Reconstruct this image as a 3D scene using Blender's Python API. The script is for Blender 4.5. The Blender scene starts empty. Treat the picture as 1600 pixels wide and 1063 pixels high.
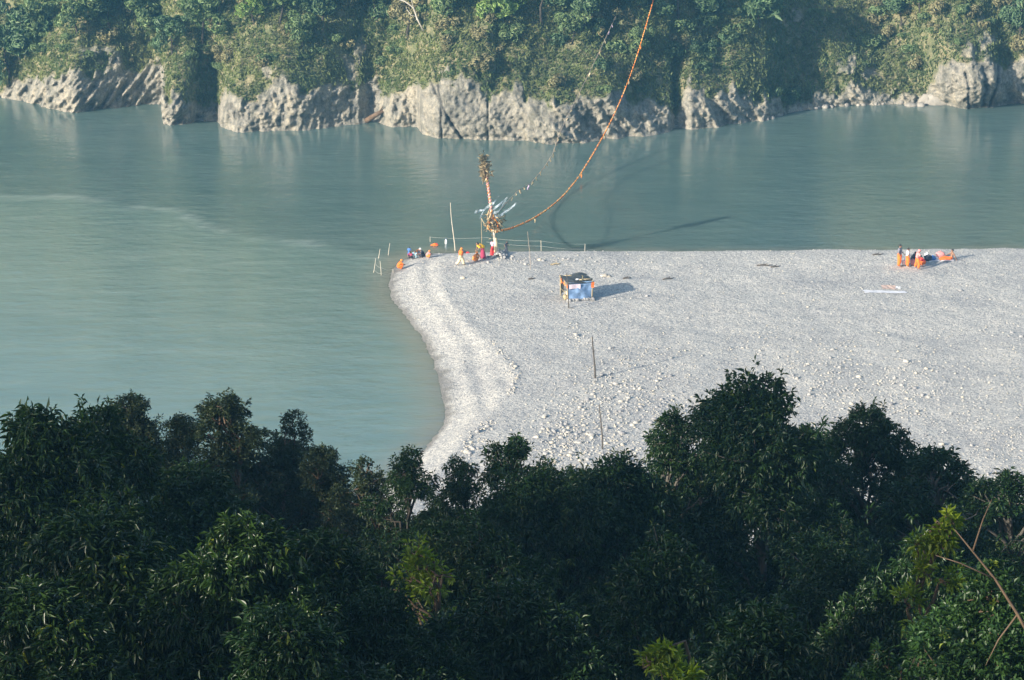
import bpy, math
import numpy as np
from mathutils import Vector, Matrix

# ------------------------------------------------------------------ camera, sky, sun, exposure
sc = bpy.context.scene
C = sc.collection
FPX, HCAM, YHOR = 4746.0, 65.0, -765.0          # focal length in photo pixels, eye height over the river, horizon row
PITCH = math.atan((531.5 - YHOR) / FPX)
cam = bpy.data.cameras.new('camera')
cam.sensor_width = 36.0
cam.lens = 36.0 * FPX / 1600.0
cam.clip_start = 0.5
cam.clip_end = 3000
camo = bpy.data.objects.new('camera', cam)
C.objects.link(camo)
camo.location = (0, 0, HCAM)
camo.rotation_euler = (math.pi / 2 - PITCH, 0, 0)
sc.camera = camo

SUN_EL = math.radians(18.5)
SUN_H = np.array([-0.76, -0.65]); SUN_H /= np.linalg.norm(SUN_H)      # horizontal direction towards the sun
world = bpy.data.worlds.new('World')
sc.world = world
world.use_nodes = True
wn = world.node_tree
sky = wn.nodes.new('ShaderNodeTexSky')
sky.sky_type = 'NISHITA'
sky.sun_disc = False
sky.sun_elevation = SUN_EL
sky.sun_rotation = math.atan2(SUN_H[0], SUN_H[1])
sky.air_density = 1.0
sky.dust_density = 1.5
wn.links.new(sky.outputs[0], wn.nodes['Background'].inputs[0])
wn.nodes['Background'].inputs[1].default_value = 0.12
sun = bpy.data.lights.new('sun', 'SUN')
sun.energy = 5.0
sun.angle = math.radians(0.6)
sun.color = (1.0, 0.90, 0.76)
suno = bpy.data.objects.new('sun', sun)
C.objects.link(suno)
suno.location = (-80, -60, 120)
to_sun = Vector((SUN_H[0] * math.cos(SUN_EL), SUN_H[1] * math.cos(SUN_EL), math.sin(SUN_EL)))
suno.rotation_euler = to_sun.to_track_quat('Z', 'Y').to_euler()
sc.view_settings.view_transform = 'Standard'
sc.view_settings.look = 'None'
sc.view_settings.gamma = 1.0
sc.view_settings.use_curve_mapping = False
sc.view_settings.exposure = 0.98
sc.render.engine = 'CYCLES'
sc.cycles.use_denoising = True
sc.cycles.max_bounces = 6
sc.cycles.diffuse_bounces = 3
sc.cycles.volume_bounces = 1
sc.cycles.transparent_max_bounces = 6

RNG = np.random.default_rng(7)

# ------------------------------------------------------------------ helpers
_cp, _sp = math.cos(PITCH), math.sin(PITCH)
def ray(px, py):
    a, b = (px - 800.0) / FPX, (531.5 - py) / FPX
    return np.array([a, _cp + b * _sp, -_sp + b * _cp])
def at(px, py, z=0.0):
    "the place on level z that the photograph shows at this pixel"
    d = ray(px, py)
    return np.array([0, 0, HCAM]) + d * ((z - HCAM) / d[2])
def at_d(px, py, y):
    d = ray(px, py)
    return np.array([0, 0, HCAM]) + d * (y / d[1])

_pr = np.random.default_rng(11)
_perm = np.concatenate([_pr.permutation(256)] * 3)
_grad = _pr.normal(size=(256, 3)); _grad /= np.linalg.norm(_grad, axis=1)[:, None]
def perlin(x, y, z=0.0):
    x, y, z = np.broadcast_arrays(np.asarray(x, float), np.asarray(y, float), np.asarray(z, float))
    xi, yi, zi = np.floor(x).astype(int), np.floor(y).astype(int), np.floor(z).astype(int)
    xf, yf, zf = x - xi, y - yi, z - zi
    u, v, w = [t * t * t * (t * (t * 6 - 15) + 10) for t in (xf, yf, zf)]
    xi &= 255; yi &= 255; zi &= 255
    def g(dx, dy, dz):
        h = _perm[_perm[_perm[(xi + dx) & 255] + ((yi + dy) & 255)] + ((zi + dz) & 255)]
        q = _grad[h]
        return q[..., 0] * (xf - dx) + q[..., 1] * (yf - dy) + q[..., 2] * (zf - dz)
    lerp = lambda a, b, t: a + (b - a) * t
    x0 = lerp(lerp(g(0,0,0), g(1,0,0), u), lerp(g(0,1,0), g(1,1,0), u), v)
    x1 = lerp(lerp(g(0,0,1), g(1,0,1), u), lerp(g(0,1,1), g(1,1,1), u), v)
    return lerp(x0, x1, w) * 1.5
def fbm(x, y, z=0.0, oct=4, gain=0.5, lac=2.03):
    s, a = 0, 1.0
    for _ in range(oct):
        s = s + a * perlin(x, y, z); x = x * lac + 17.3; y = y * lac + 5.1; z = np.asarray(z) * lac + 9.7; a *= gain
    return s
def ridged(x, y, z=0.0, oct=4):
    s, a = 0, 1.0
    for _ in range(oct):
        s = s + a * (1 - 2 * np.abs(perlin(x, y, z))); x = x * 2.1 + 3.3; y = y * 2.1 + 8.1; z = np.asarray(z) * 2.1; a *= 0.5
    return s
def sstep(a, b, x):
    t = np.clip((np.asarray(x, float) - a) / (b - a), 0, 1)
    return t * t * (3 - 2 * t)

def mesh_np(name, V, Fs, attrs=None, smooth=False):
    "V (n,3); Fs: list of (m,k) index arrays; attrs: per-vertex float attributes"
    V = np.asarray(V, np.float32)
    Fs = [np.asarray(F, np.int32) for F in Fs if len(F)]
    me = bpy.data.meshes.new(name)
    me.vertices.add(len(V)); me.vertices.foreach_set('co', V.ravel())
    loops = np.concatenate([F.ravel() for F in Fs])
    tot = np.concatenate([np.full(len(F), F.shape[1], np.int32) for F in Fs])
    start = np.concatenate([[0], np.cumsum(tot)[:-1]]).astype(np.int32)
    me.loops.add(len(loops)); me.loops.foreach_set('vertex_index', loops)
    me.polygons.add(len(tot)); me.polygons.foreach_set('loop_start', start)
    if smooth: me.polygons.foreach_set('use_smooth', np.ones(len(tot), bool))
    me.update(calc_edges=True)
    for k, a in (attrs or {}).items():
        at_ = me.attributes.new(k, 'FLOAT', 'POINT'); at_.data.foreach_set('value', np.asarray(a, np.float32))
    return me

class MB:
    "collects pieces of ONE part"
    def __init__(s): s.V, s.Q, s.T, s.n = [], [], [], 0
    def add(s, V, Q=None, T=None):
        s.V.append(np.asarray(V, float).reshape(-1, 3))
        if Q is not None and len(Q): s.Q.append(np.asarray(Q) + s.n)
        if T is not None and len(T): s.T.append(np.asarray(T) + s.n)
        s.n += len(s.V[-1]); return s
    def tube(s, pts, rad, n=6, flat=None, caps=True):
        P = np.asarray(pts, float); m = len(P)
        R = np.full(m, rad) if np.isscalar(rad) else np.asarray(rad, float)
        T = np.gradient(P, axis=0); T /= np.linalg.norm(T, axis=1)[:, None] + 1e-9
        a = np.array([0, 0, 1.0]) if abs(T[0][2]) < 0.9 else np.array([1.0, 0, 0])
        A = np.cross(T, a); A /= np.linalg.norm(A, axis=1)[:, None] + 1e-9
        B = np.cross(T, A)
        th = np.arange(n) * 2 * math.pi / n
        fl = 1.0 if flat is None else flat
        ring = P[:, None] + R[:, None, None] * (np.cos(th)[None, :, None] * A[:, None] + fl * np.sin(th)[None, :, None] * B[:, None])
        V = ring.reshape(-1, 3)
        i, j = np.meshgrid(np.arange(m - 1), np.arange(n), indexing='ij')
        k = (j + 1) % n
        Q = np.stack([i * n + j, i * n + k, (i + 1) * n + k, (i + 1) * n + j], -1).reshape(-1, 4)
        Tt = []
        if caps:
            V = np.vstack([V, P[0], P[-1]])
            jj = np.arange(n); kk = (jj + 1) % n
            Tt = np.vstack([np.stack([kk, jj, np.full(n, m * n)], -1), np.stack([(m - 1) * n + jj, (m - 1) * n + kk, np.full(n, m * n + 1)], -1)])
        return s.add(V, Q, Tt)
    def box(s, c, size, rot=None):
        h = np.asarray(size, float) / 2
        V = np.array([[x, y, z] for x in (-1, 1) for y in (-1, 1) for z in (-1, 1)]) * h
        if rot is not None: V = V @ np.asarray(rot).T
        return s.add(V + np.asarray(c), [[0,1,3,2],[4,6,7,5],[0,4,5,1],[2,3,7,6],[0,2,6,4],[1,5,7,3]])
    def sheet(s, f, nu, nv):
        u, v = np.meshgrid(np.linspace(0, 1, nu), np.linspace(0, 1, nv), indexing='ij')
        V = np.stack(f(u, v), -1).reshape(-1, 3)
        i, j = np.meshgrid(np.arange(nu - 1), np.arange(nv - 1), indexing='ij')
        a = i * nv + j
        return s.add(V, np.stack([a, a + nv, a + nv + 1, a + 1], -1).reshape(-1, 4))
    def build(s, name, mat, parent=None, smooth=False, attrs=None):
        me = mesh_np(name, np.vstack(s.V), [np.vstack(x) for x in (s.Q, s.T) if x], attrs, smooth)
        return obj(name, me, mat, parent)

def obj(name, me, mat, parent=None):
    o = bpy.data.objects.new(name, me)
    if mat is not None and not me.materials: me.materials.append(mat)
    C.objects.link(o); o.parent = parent
    return o
def tag(o, label=None, cat=None, group=None, kind=None):
    for k, v in (('label', label), ('category', cat), ('group', group), ('kind', kind)):
        if v: o[k] = v
    return o
def thing(name, label, cat, loc=(0, 0, 0), rz=0.0, group=None, scale=None):
    o = bpy.data.objects.new(name, None); C.objects.link(o)
    o.location = loc; o.rotation_euler = (0, 0, rz)
    if scale is not None: o.scale = scale if hasattr(scale, '__len__') else (scale,) * 3
    o.empty_display_size = 0.2
    return tag(o, label, cat, group)
def copy_tree(o, parent=None):
    c = o.copy(); C.objects.link(c); c.parent = parent
    for ch in list(o.children): copy_tree(ch, c)
    return c

# ------------------------------------------------------------------ materials
def nodes(name):
    m = bpy.data.materials.new(name); m.use_nodes = True
    nt = m.node_tree; b = nt.nodes['Principled BSDF']
    def N(t, **kw):
        n = nt.nodes.new('ShaderNode' + t)
        for k, v in kw.items():
            if k.startswith('i_'):
                n.inputs[int(k[2:]) if k[2:].isdigit() else k[2:].replace('_', ' ')].default_value = v
            else: setattr(n, k, v)
        return n
    L = nt.links.new
    return m, nt, b, N, L
def ramp(N, stops, interp='LINEAR'):
    r = N('ValToRGB'); r.color_ramp.interpolation = interp
    e = r.color_ramp.elements
    while len(e) < len(stops): e.new(0.5)
    for q, (p, c) in zip(e, stops): q.position = p; q.color = (*c, 1) if len(c) == 3 else c
    return r
def mixc(N, L, fac, a, b, mode='MIX'):
    n = N('MixRGB', blend_type=mode)
    for i, s in zip((0, 1, 2), (fac, a, b)):
        if isinstance(s, (int, float)): n.inputs[i].default_value = s
        elif isinstance(s, tuple): n.inputs[i].default_value = (*s, 1)
        else: L(s, n.inputs[i])
    return n.outputs[0]

def simple(name, col, rough=0.8, var=0.15, scale=8.0, bump=0.0, metal=0.0):
    m, nt, b, N, L = nodes(name)
    tc = N('TexCoord'); no = N('TexNoise', i_Scale=scale, i_Detail=4.0)
    L(tc.outputs['Object'], no.inputs['Vector'])
    lo = tuple(c * (1 - var) for c in col); hi = tuple(min(1, c * (1 + var)) for c in col)
    r = ramp(N, [(0.3, lo), (0.7, hi)])
    L(no.outputs[0], r.inputs[0]); L(r.outputs[0], b.inputs['Base Color'])
    b.inputs['Roughness'].default_value = rough; b.inputs['Metallic'].default_value = metal
    if bump:
        bm = N('Bump', i_Strength=bump, i_Distance=0.05); L(no.outputs[0], bm.inputs['Height']); L(bm.outputs[0], b.inputs['Normal'])
    return m

def leaf_mat(name, dark, light, young, rough=0.42, trans=0.3):
    m, nt, b, N, L = nodes(name)
    a = N('Attribute', attribute_name='tint')
    r = ramp(N, [(0.0, dark), (0.75, light), (0.93, light), (0.985, young)])
    L(a.outputs['Fac'], r.inputs[0])
    no = N('TexNoise', i_Scale=0.9, i_Detail=2.0); g = N('NewGeometry'); L(g.outputs['Position'], no.inputs['Vector'])
    hs = N('HueSaturation'); mr = N('MapRange', i_1=0.3, i_2=0.7, i_3=0.75, i_4=1.25)
    L(no.outputs[0], mr.inputs[0]); L(mr.outputs[0], hs.inputs['Value']); L(r.outputs[0], hs.inputs['Color'])
    L(hs.outputs[0], b.inputs['Base Color'])
    b.inputs['Roughness'].default_value = rough
    t = N('BsdfTranslucent'); mx = N('MixShader'); mx.inputs[0].default_value = trans
    br = N('HueSaturation', i_Value=1.5, i_Saturation=1.15); L(hs.outputs[0], br.inputs['Color']); L(br.outputs[0], t.inputs[0])
    out = nt.nodes['Material Output']
    L(b.outputs[0], mx.inputs[1]); L(t.outputs[0], mx.inputs[2]); L(mx.outputs[0], out.inputs[0])
    return m

M = {}
def build_materials():
    # river water: two streams of different silt, rippled
    m, nt, b, N, L = nodes('river_water')
    geo = N('NewGeometry')
    silt = N('Attribute', attribute_name='silt'); foam = N('Attribute', attribute_name='foam')
    n1 = N('TexNoise', i_Scale=0.25, i_Detail=5.0, i_Roughness=0.6)
    mp = N('Mapping'); mp.inputs['Scale'].default_value = (0.35, 1.0, 1.0); mp.inputs['Rotation'].default_value = (0, 0, 0.15)
    L(geo.outputs['Position'], mp.inputs['Vector']); L(mp.outputs[0], n1.inputs['Vector'])
    c = mixc(N, L, silt.outputs['Fac'], (0.094, 0.150, 0.138), (0.146, 0.224, 0.194))
    r = ramp(N, [(0.3, (0.86, 0.9, 0.9)), (0.7, (1.12, 1.08, 1.06))])
    L(n1.outputs[0], r.inputs[0])
    c = mixc(N, L, 1.0, c, r.outputs[0], 'MULTIPLY')
    c = mixc(N, L, foam.outputs['Fac'], c, (0.36, 0.42, 0.38))
    sh = N('Attribute', attribute_name='shallow'); c = mixc(N, L, sh.outputs['Fac'], c, (0.20, 0.20, 0.155))
    L(c, b.inputs['Base Color'])
    b.inputs['Roughness'].default_value = 0.14; b.inputs['IOR'].default_value = 1.333
    b.subsurface_method = 'BURLEY'; b.inputs['Subsurface Weight'].default_value = 1.0; b.inputs['Subsurface Radius'].default_value = (0.9, 1.2, 1.1); b.inputs['Subsurface Scale'].default_value = 0.9   # light scattered by the silt
    w1 = N('TexNoise', i_Scale=0.75, i_Detail=3.0); w2 = N('TexNoise', i_Scale=3.2, i_Detail=3.0)
    for w, sx in ((w1, 0.55), (w2, 0.6)):
        q = N('Mapping'); q.inputs['Scale'].default_value = (sx, 1.0, 1.0); q.inputs['Rotation'].default_value = (0, 0, -0.2)
        L(geo.outputs['Position'], q.inputs['Vector']); L(q.outputs[0], w.inputs['Vector'])
    ad = N('Math', operation='MULTIPLY_ADD'); ad.inputs[1].default_value = 0.2
    L(w2.outputs[0], ad.inputs[0]); L(w1.outputs[0], ad.inputs[2])
    bm = N('Bump', i_Strength=0.30, i_Distance=0.26); L(ad.outputs[0], bm.inputs['Height']); L(bm.outputs[0], b.inputs['Normal'])
    M['water'] = m
    # gravel sheet of the bar
    m, nt, b, N, L = nodes('river_gravel')
    geo = N('NewGeometry')
    v1 = N('TexVoronoi', i_Scale=10.0); v2 = N('TexVoronoi', i_Scale=2.6)
    n1 = N('TexNoise', i_Scale=0.16, i_Detail=5.0); n2 = N('TexNoise', i_Scale=1.3, i_Detail=6.0, i_Roughness=0.7)
    for t in (v1, v2, n1, n2): L(geo.outputs['Position'], t.inputs['Vector'])
    r = ramp(N, [(0.0, (0.20, 0.20, 0.21)), (0.22, (0.38, 0.374, 0.36)), (0.6, (0.48, 0.468, 0.44)), (0.85, (0.56, 0.54, 0.49)), (1.0, (0.66, 0.62, 0.54))])
    sep = N('SeparateColor'); L(v1.outputs['Color'], sep.inputs[0]); L(sep.outputs[0], r.inputs[0])
    r2 = ramp(N, [(0.35, (0.85, 0.855, 0.87)), (0.52, (0.98, 0.98, 0.97)), (0.68, (1.06, 1.05, 1.03))]); L(n1.outputs[0], r2.inputs[0])
    c = mixc(N, L, 1.0, r.outputs[0], r2.outputs[0], 'MULTIPLY')
    r3 = ramp(N, [(0.3, (0.80, 0.81, 0.83)), (0.6, (1.05, 1.05, 1.04))]); L(n2.outputs[0], r3.inputs[0])
    c = mixc(N, L, 0.8, c, r3.outputs[0], 'MULTIPLY')
    wet = N('Attribute', attribute_name='wet')
    c = mixc(N, L, wet.outputs['Fac'], c, (0.16, 0.15, 0.13))
    L(c, b.inputs['Base Color']); b.inputs['Roughness'].default_value = 0.9
    ad = N('Math', operation='ADD'); L(v1.outputs['Distance'], ad.inputs[0])
    k = N('Math', operation='MULTIPLY'); k.inputs[1].default_value = 1.6; L(v2.outputs['Distance'], k.inputs[0]); L(k.outputs[0], ad.inputs[1])
    bm = N('Bump', i_Strength=0.5, i_Distance=0.06); bm.invert = True
    L(ad.outputs[0], bm.inputs['Height']); L(bm.outputs[0], b.inputs['Normal'])
    M['gravel'] = m
    # loose stones
    m, nt, b, N, L = nodes('river_stone')
    a = N('Attribute', attribute_name='tint'); oi = N('ObjectInfo')
    ad = N('Math', operation='ADD'); L(a.outputs['Fac'], ad.inputs[0])
    hm = N('Math', operation='MULTIPLY'); hm.inputs[1].default_value = 0.9; L(oi.outputs['Random'], hm.inputs[0])
    r = ramp(N, [(0.0, (0.18, 0.18, 0.19)), (0.3, (0.32, 0.32, 0.325)), (0.62, (0.40, 0.39, 0.365)), (0.85, (0.46, 0.42, 0.34)), (1.0, (0.54, 0.51, 0.45))])
    L(a.outputs['Fac'], r.inputs[0])
    no = N('TexNoise', i_Scale=7.0, i_Detail=4.0); geo = N('NewGeometry'); L(geo.outputs['Position'], no.inputs['Vector'])
    r2 = ramp(N, [(0.3, (0.82, 0.82, 0.84)), (0.7, (1.08, 1.07, 1.03))]); L(no.outputs[0], r2.inputs[0])
    L(mixc(N, L, 1.0, r.outputs[0], r2.outputs[0], 'MULTIPLY'), b.inputs['Base Color']); b.inputs['Roughness'].default_value = 0.85
    M['stone'] = m
    # hillside across the river: rock where bare, earth and dry grass elsewhere
    m, nt, b, N, L = nodes('far_hillside')
    geo = N('NewGeometry'); rk = N('Attribute', attribute_name='rock'); st = N('Attribute', attribute_name='strata')
    n1 = N('TexNoise', i_Scale=0.55, i_Detail=8.0, i_Roughness=0.65); n2 = N('TexNoise', i_Scale=3.5, i_Detail=6.0, i_Roughness=0.7)
    for t in (n1, n2): L(geo.outputs['Position'], t.inputs['Vector'])
    rr = ramp(N, [(0.24, (0.06, 0.061, 0.056)), (0.38, (0.17, 0.17, 0.157)), (0.55, (0.315, 0.305, 0.272)), (0.8, (0.42, 0.395, 0.335))])
    q = mixc(N, L, 0.5, n1.outputs[0], st.outputs['Fac']); L(q, rr.inputs[0])
    r3 = ramp(N, [(0.3, (0.50, 0.51, 0.53)), (0.62, (1.12, 1.10, 1.06))]); L(n2.outputs[0], r3.inputs[0])
    rc = mixc(N, L, 1.0, rr.outputs[0], r3.outputs[0], 'MULTIPLY')
    sm = N('Mapping'); sm.inputs['Scale'].default_value = (0.9, 0.9, 0.13); L(geo.outputs['Position'], sm.inputs[0])
    n3 = N('TexNoise', i_Scale=1.0, i_Detail=5.0, i_Roughness=0.6); L(sm.outputs[0], n3.inputs['Vector'])
    r4 = ramp(N, [(0.36, (0.50, 0.52, 0.50)), (0.5, (0.95, 0.95, 0.94)), (0.66, (1.12, 1.07, 0.97))]); L(n3.outputs[0], r4.inputs[0])   # run-off stains
    rc = mixc(N, L, 1.0, rc, r4.outputs[0], 'MULTIPLY')
    ge = ramp(N, [(0.25, (0.075, 0.105, 0.050)), (0.45, (0.16, 0.175, 0.085)), (0.6, (0.27, 0.245, 0.14)), (0.8, (0.34, 0.28, 0.19))])
    L(n1.outputs[0], ge.inputs[0])
    gc = mixc(N, L, 1.0, ge.outputs[0], r3.outputs[0], 'MULTIPLY')
    L(mixc(N, L, rk.outputs['Fac'], gc, rc), b.inputs['Base Color']); b.inputs['Roughness'].default_value = 0.95
    bm = N('Bump', i_Strength=0.9, i_Distance=0.4); L(n2.outputs[0], bm.inputs['Height']); L(bm.outputs[0], b.inputs['Normal'])
    M['hill'] = m
    M['boulder'] = simple('boulder_rock', (0.27, 0.255, 0.225), 0.9, 0.3, 1.5, 0.5)
    M['near'] = simple('forest_floor', (0.045, 0.048, 0.028), 1.0, 0.4, 0.6)
    # leaves
    M['lf_mango'] = leaf_mat('leaf_mango', (0.014, 0.037, 0.009), (0.040, 0.080, 0.015), (0.26, 0.30, 0.03), 0.36, 0.22)
    M['lf_olive'] = leaf_mat('leaf_olive', (0.022, 0.038, 0.012), (0.054, 0.074, 0.022), (0.12, 0.10, 0.04), 0.5, 0.25)
    M['lf_deep'] = leaf_mat('leaf_deep', (0.011, 0.034, 0.009), (0.030, 0.068, 0.015), (0.10, 0.14, 0.03), 0.42, 0.2)
    M['lf_fresh'] = leaf_mat('leaf_fresh', (0.09, 0.155, 0.012), (0.22, 0.285, 0.02), (0.40, 0.41, 0.03), 0.42, 0.35)
    M['lf_dense'] = leaf_mat('leaf_dense', (0.020, 0.058, 0.014), (0.048, 0.105, 0.022), (0.20, 0.26, 0.03), 0.45, 0.25)
    M['lf_far1'] = leaf_mat('leaf_far_green', (0.10, 0.165, 0.07), (0.19, 0.265, 0.11), (0.28, 0.30, 0.12), 0.6, 0.25)
    M['lf_far2'] = leaf_mat('leaf_far_dark', (0.055, 0.11, 0.055), (0.11, 0.18, 0.08), (0.15, 0.2, 0.09), 0.6, 0.2)
    M['lf_far3'] = leaf_mat('leaf_far_dry', (0.19, 0.19, 0.10), (0.31, 0.285, 0.15), (0.40, 0.33, 0.21), 0.7, 0.25)
    M['lf_far4'] = leaf_mat('leaf_far_bright', (0.17, 0.27, 0.08), (0.26, 0.37, 0.11), (0.33, 0.40, 0.12), 0.5, 0.3)
    M['grass'] = leaf_mat('hill_grass', (0.11, 0.165, 0.065), (0.23, 0.26, 0.11), (0.38, 0.34, 0.20), 0.7, 0.25)
    M['bark_pale'] = simple('bark_pale', (0.12, 0.11, 0.092), 0.9, 0.3, 3.0, 0.3)
    M['bark_dark'] = simple('bark_dark', (0.045, 0.038, 0.03), 0.95, 0.3, 3.0, 0.3)
    M['bark_brown'] = simple('bark_brown', (0.12, 0.08, 0.05), 0.9, 0.3, 3.0, 0.3)
    M['bark_white'] = simple('bark_bleached', (0.45, 0.42, 0.37), 0.9, 0.2, 2.0)
build_materials()

# ------------------------------------------------------------------ river
CONF = [(-400, 292), (0, 303), (130, 311), (260, 326), (330, 346), (400, 369), (480, 380), (600, 396), (640, 402), (900, 440), (1600, 560)]
conf_w = np.array([at(*p)[:2] for p in CONF])
SHORE = [(606,452),(606,431),(613,417),(629,405),(648,398),(682,394.5),(740,395),(900,396.5),(1200,396),(1480,395),(1560,392.5),(1700,393),(2300,391)]
SHORE_L = [(606,452),(611,470),(636,499),(658,530),(671,560),(683,600),(691,640),(689,664),(672,690),(648,713),(600,752),(560,790),(520,850),(480,960)]
shore_w = [at(*p)[:2] for p in SHORE] + [np.array([140.0, 280.0]), np.array([140.0, 120.0]), np.array([-14.0, 120.0])] + [at(*p)[:2] for p in SHORE_L[::-1]][:-1]
shore_w = np.array(shore_w)

def poly_dist(X, Y, P):
    "signed distance to a closed polygon, positive inside"
    D = np.full(X.shape, 1e9); ins = np.zeros(X.shape, bool)
    for a, b in zip(P, np.roll(P, -1, 0)):
        ex, ey = b - a; l2 = ex * ex + ey * ey
        t = np.clip(((X - a[0]) * ex + (Y - a[1]) * ey) / l2, 0, 1)
        D = np.minimum(D, np.hypot(X - a[0] - t * ex, Y - a[1] - t * ey))
        if abs(ey) > 1e-9:
            ins ^= ((a[1] > Y) != (b[1] > Y)) & (X < (b[0] - a[0]) * (Y - a[1]) / (b[1] - a[1] + 1e-12) + a[0])
    return np.where(ins, D, -D)

def grid_mesh(name, xs, ys, Z, attrs, mat, kind='structure'):
    X, Y = np.meshgrid(xs, ys, indexing='ij')
    V = np.stack([X, Y, Z], -1).reshape(-1, 3)
    i, j = np.meshgrid(np.arange(len(xs) - 1), np.arange(len(ys) - 1), indexing='ij')
    a = i * len(ys) + j; n = len(ys)
    F = np.stack([a, a + n, a + n + 1, a + 1], -1).reshape(-1, 4)
    me = mesh_np(name, V, [F], {k: v.ravel() for k, v in attrs.items()}, True)
    return tag(obj(name, me, mat), kind=kind)

def build_river():
    xs = np.concatenate([np.linspace(-260, -70, 20)[:-1], np.arange(-70, 70, 1.0), np.linspace(70, 260, 20)])
    ys = np.concatenate([np.linspace(90, 150, 14)[:-1], np.arange(150, 350, 0.9), np.linspace(350, 380, 4)])
    X, Y = np.meshgrid(xs, ys, indexing='ij')
    line = np.interp(X, conf_w[:, 0], conf_w[:, 1])
    wob = 2.6 * fbm(X * 0.09, Y * 0.05, 3.1, 4) + 1.0 * fbm(X * 0.5, Y * 0.2, 1.0, 3)
    d = line + wob - Y
    silt = sstep(-1.0, 2.2, d) * 0.78 + 0.22 * sstep(0, 60, d) - 0.12 * sstep(0.1, 0.7, fbm(X * 0.03, Y * 0.06, 8, 3)) * (d > 0)
    silt = np.maximum(silt, 0.10 * sstep(12, -25, X))
    fade = sstep(8, -22, X)
    foam = 0.5 * np.exp(-((d - 1.0) / 1.1) ** 2) * fade * sstep(-0.5, 0.6, fbm(X * 0.2, Y * 0.3, 7, 3))
    st = ridged(X * 0.05 + 0.02 * Y, Y * 0.34 + 0.8 * perlin(X * 0.04, Y * 0.04, 5), 2.0, 3)
    foam = foam + 0.15 * sstep(1.25, 1.75, st) * sstep(-12, 8, d)
    sd = poly_dist(X, Y, shore_w)
    shallow = 0.75 * sstep(-3.2, -0.1, sd + 0.6 * fbm(X * 0.4, Y * 0.4, 2, 2))
    grid_mesh('river', xs, ys, np.zeros_like(X), {'shallow': shallow, 'silt': np.clip(silt, 0, 1), 'foam': np.clip(foam, 0, 1)}, M['water'])
build_river()

# ------------------------------------------------------------------ gravel bar
bx_ = np.concatenate([np.arange(-26, 56, 0.38), np.linspace(56, 135, 50)])
by_ = np.arange(124, 296, 0.38)
def build_bar_height():
    X, Y = np.meshgrid(bx_, by_, indexing='ij')
    d = poly_dist(X, Y, shore_w) + 0.25 * fbm(X * 0.3, Y * 0.3, 2.2, 3)
    crest = [(702,402),(690,424),(693,448),(710,480),(742,514),(782,552),(806,590),(792,620),(760,650),(735,675),(705,705),(672,745),(642,790),(600,860),(560,960)]
    edge = [(2300,384),(1700,386),(1560,384.5),(1480,387.5),(1200,389),(900,389.5),(760,393)]
    flat = np.array([at(*p, 1.15)[:2] for p in crest] + [np.array([-6.0, 110.0]), np.array([160.0, 110.0])] + [at(*p, 1.15)[:2] for p in edge])
    dc = -poly_dist(X, Y, flat) + 0.22 * fbm(X * 0.5, Y * 0.5, 4.2, 3)
    w = d + np.maximum(dc, 0)
    t = np.clip(np.where(dc <= 0, 1.0, d / np.maximum(w, 0.05)), 0, 1)
    h = 1.05 * np.minimum(t ** 0.92, 1 - 0.06 * (1 - t)) - 0.05 * np.exp(-(np.minimum(dc, 0) / 1.6) ** 2)
    h = np.where(d < 0, np.maximum(d * 0.35, -1.4), h)
    inside = sstep(0, 3, d)
    # cobble ridge along the rim, low flood terraces, gentle swells
    rim = np.exp(-(dc / 0.55) ** 2) * sstep(0.1, 0.5, fbm(X * 0.09, Y * 0.09, 4.4, 2) + 0.35) * (X < 12) * (Y < 255)
    h = h + 0.10 * rim + inside * (0.16 * fbm(X * 0.07, Y * 0.07, 1.7, 3) + 0.05 * fbm(X * 0.5, Y * 0.5, 3.3, 3) + 0.030 * fbm(X * 1.4, Y * 1.4, 5.3, 2))
    sl = sstep(0.0, 0.8, dc) * inside
    h = h + sl * 0.10 * np.sin(d * 3.2 + 1.5 * perlin(X * 0.2, Y * 0.2, 8)) * 0.7
    h = h + 1.2 * sstep(165, 132, Y) * inside
    return X, Y, d, h
BX, BY, BD, BH = build_bar_height()
def bar_h(x, y):
    x, y = np.asarray(x, float), np.asarray(y, float)
    i = np.clip(np.searchsorted(bx_, x) - 1, 0, len(bx_) - 2); j = np.clip(np.searchsorted(by_, y) - 1, 0, len(by_) - 2)
    u = np.clip((x - bx_[i]) / (bx_[i + 1] - bx_[i]), 0, 1); v = np.clip((y - by_[j]) / (by_[j + 1] - by_[j]), 0, 1)
    return (BH[i, j] * (1 - u) * (1 - v) + BH[i + 1, j] * u * (1 - v) + BH[i, j + 1] * (1 - u) * v + BH[i + 1, j + 1] * u * v)
def on_bar(px, py):
    z = 1.0
    for _ in range(10):
        p = at(px, py, z); z = 0.5 * z + 0.5 * float(max(bar_h(p[0], p[1]), 0.0))
    p = at(px, py, z); p[2] = float(max(bar_h(p[0], p[1]), 0.0))
    return p
def to_px(P):
    P = np.asarray(P, float) - np.array([0, 0, HCAM])
    dep = P[..., 1] * _cp - P[..., 2] * _sp
    up = P[..., 1] * _sp + P[..., 2] * _cp
    return 800 + FPX * P[..., 0] / dep, 531.5 - FPX * up / dep

wet = sstep(0.22, 0.05, BH + 0.10 * fbm(BX * 0.8, BY * 0.8, 3.0, 3)) * (BH > -3)
bar = grid_mesh('gravel_bar', bx_, by_, BH, {'wet': 0.85 * wet}, M['gravel'])

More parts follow.
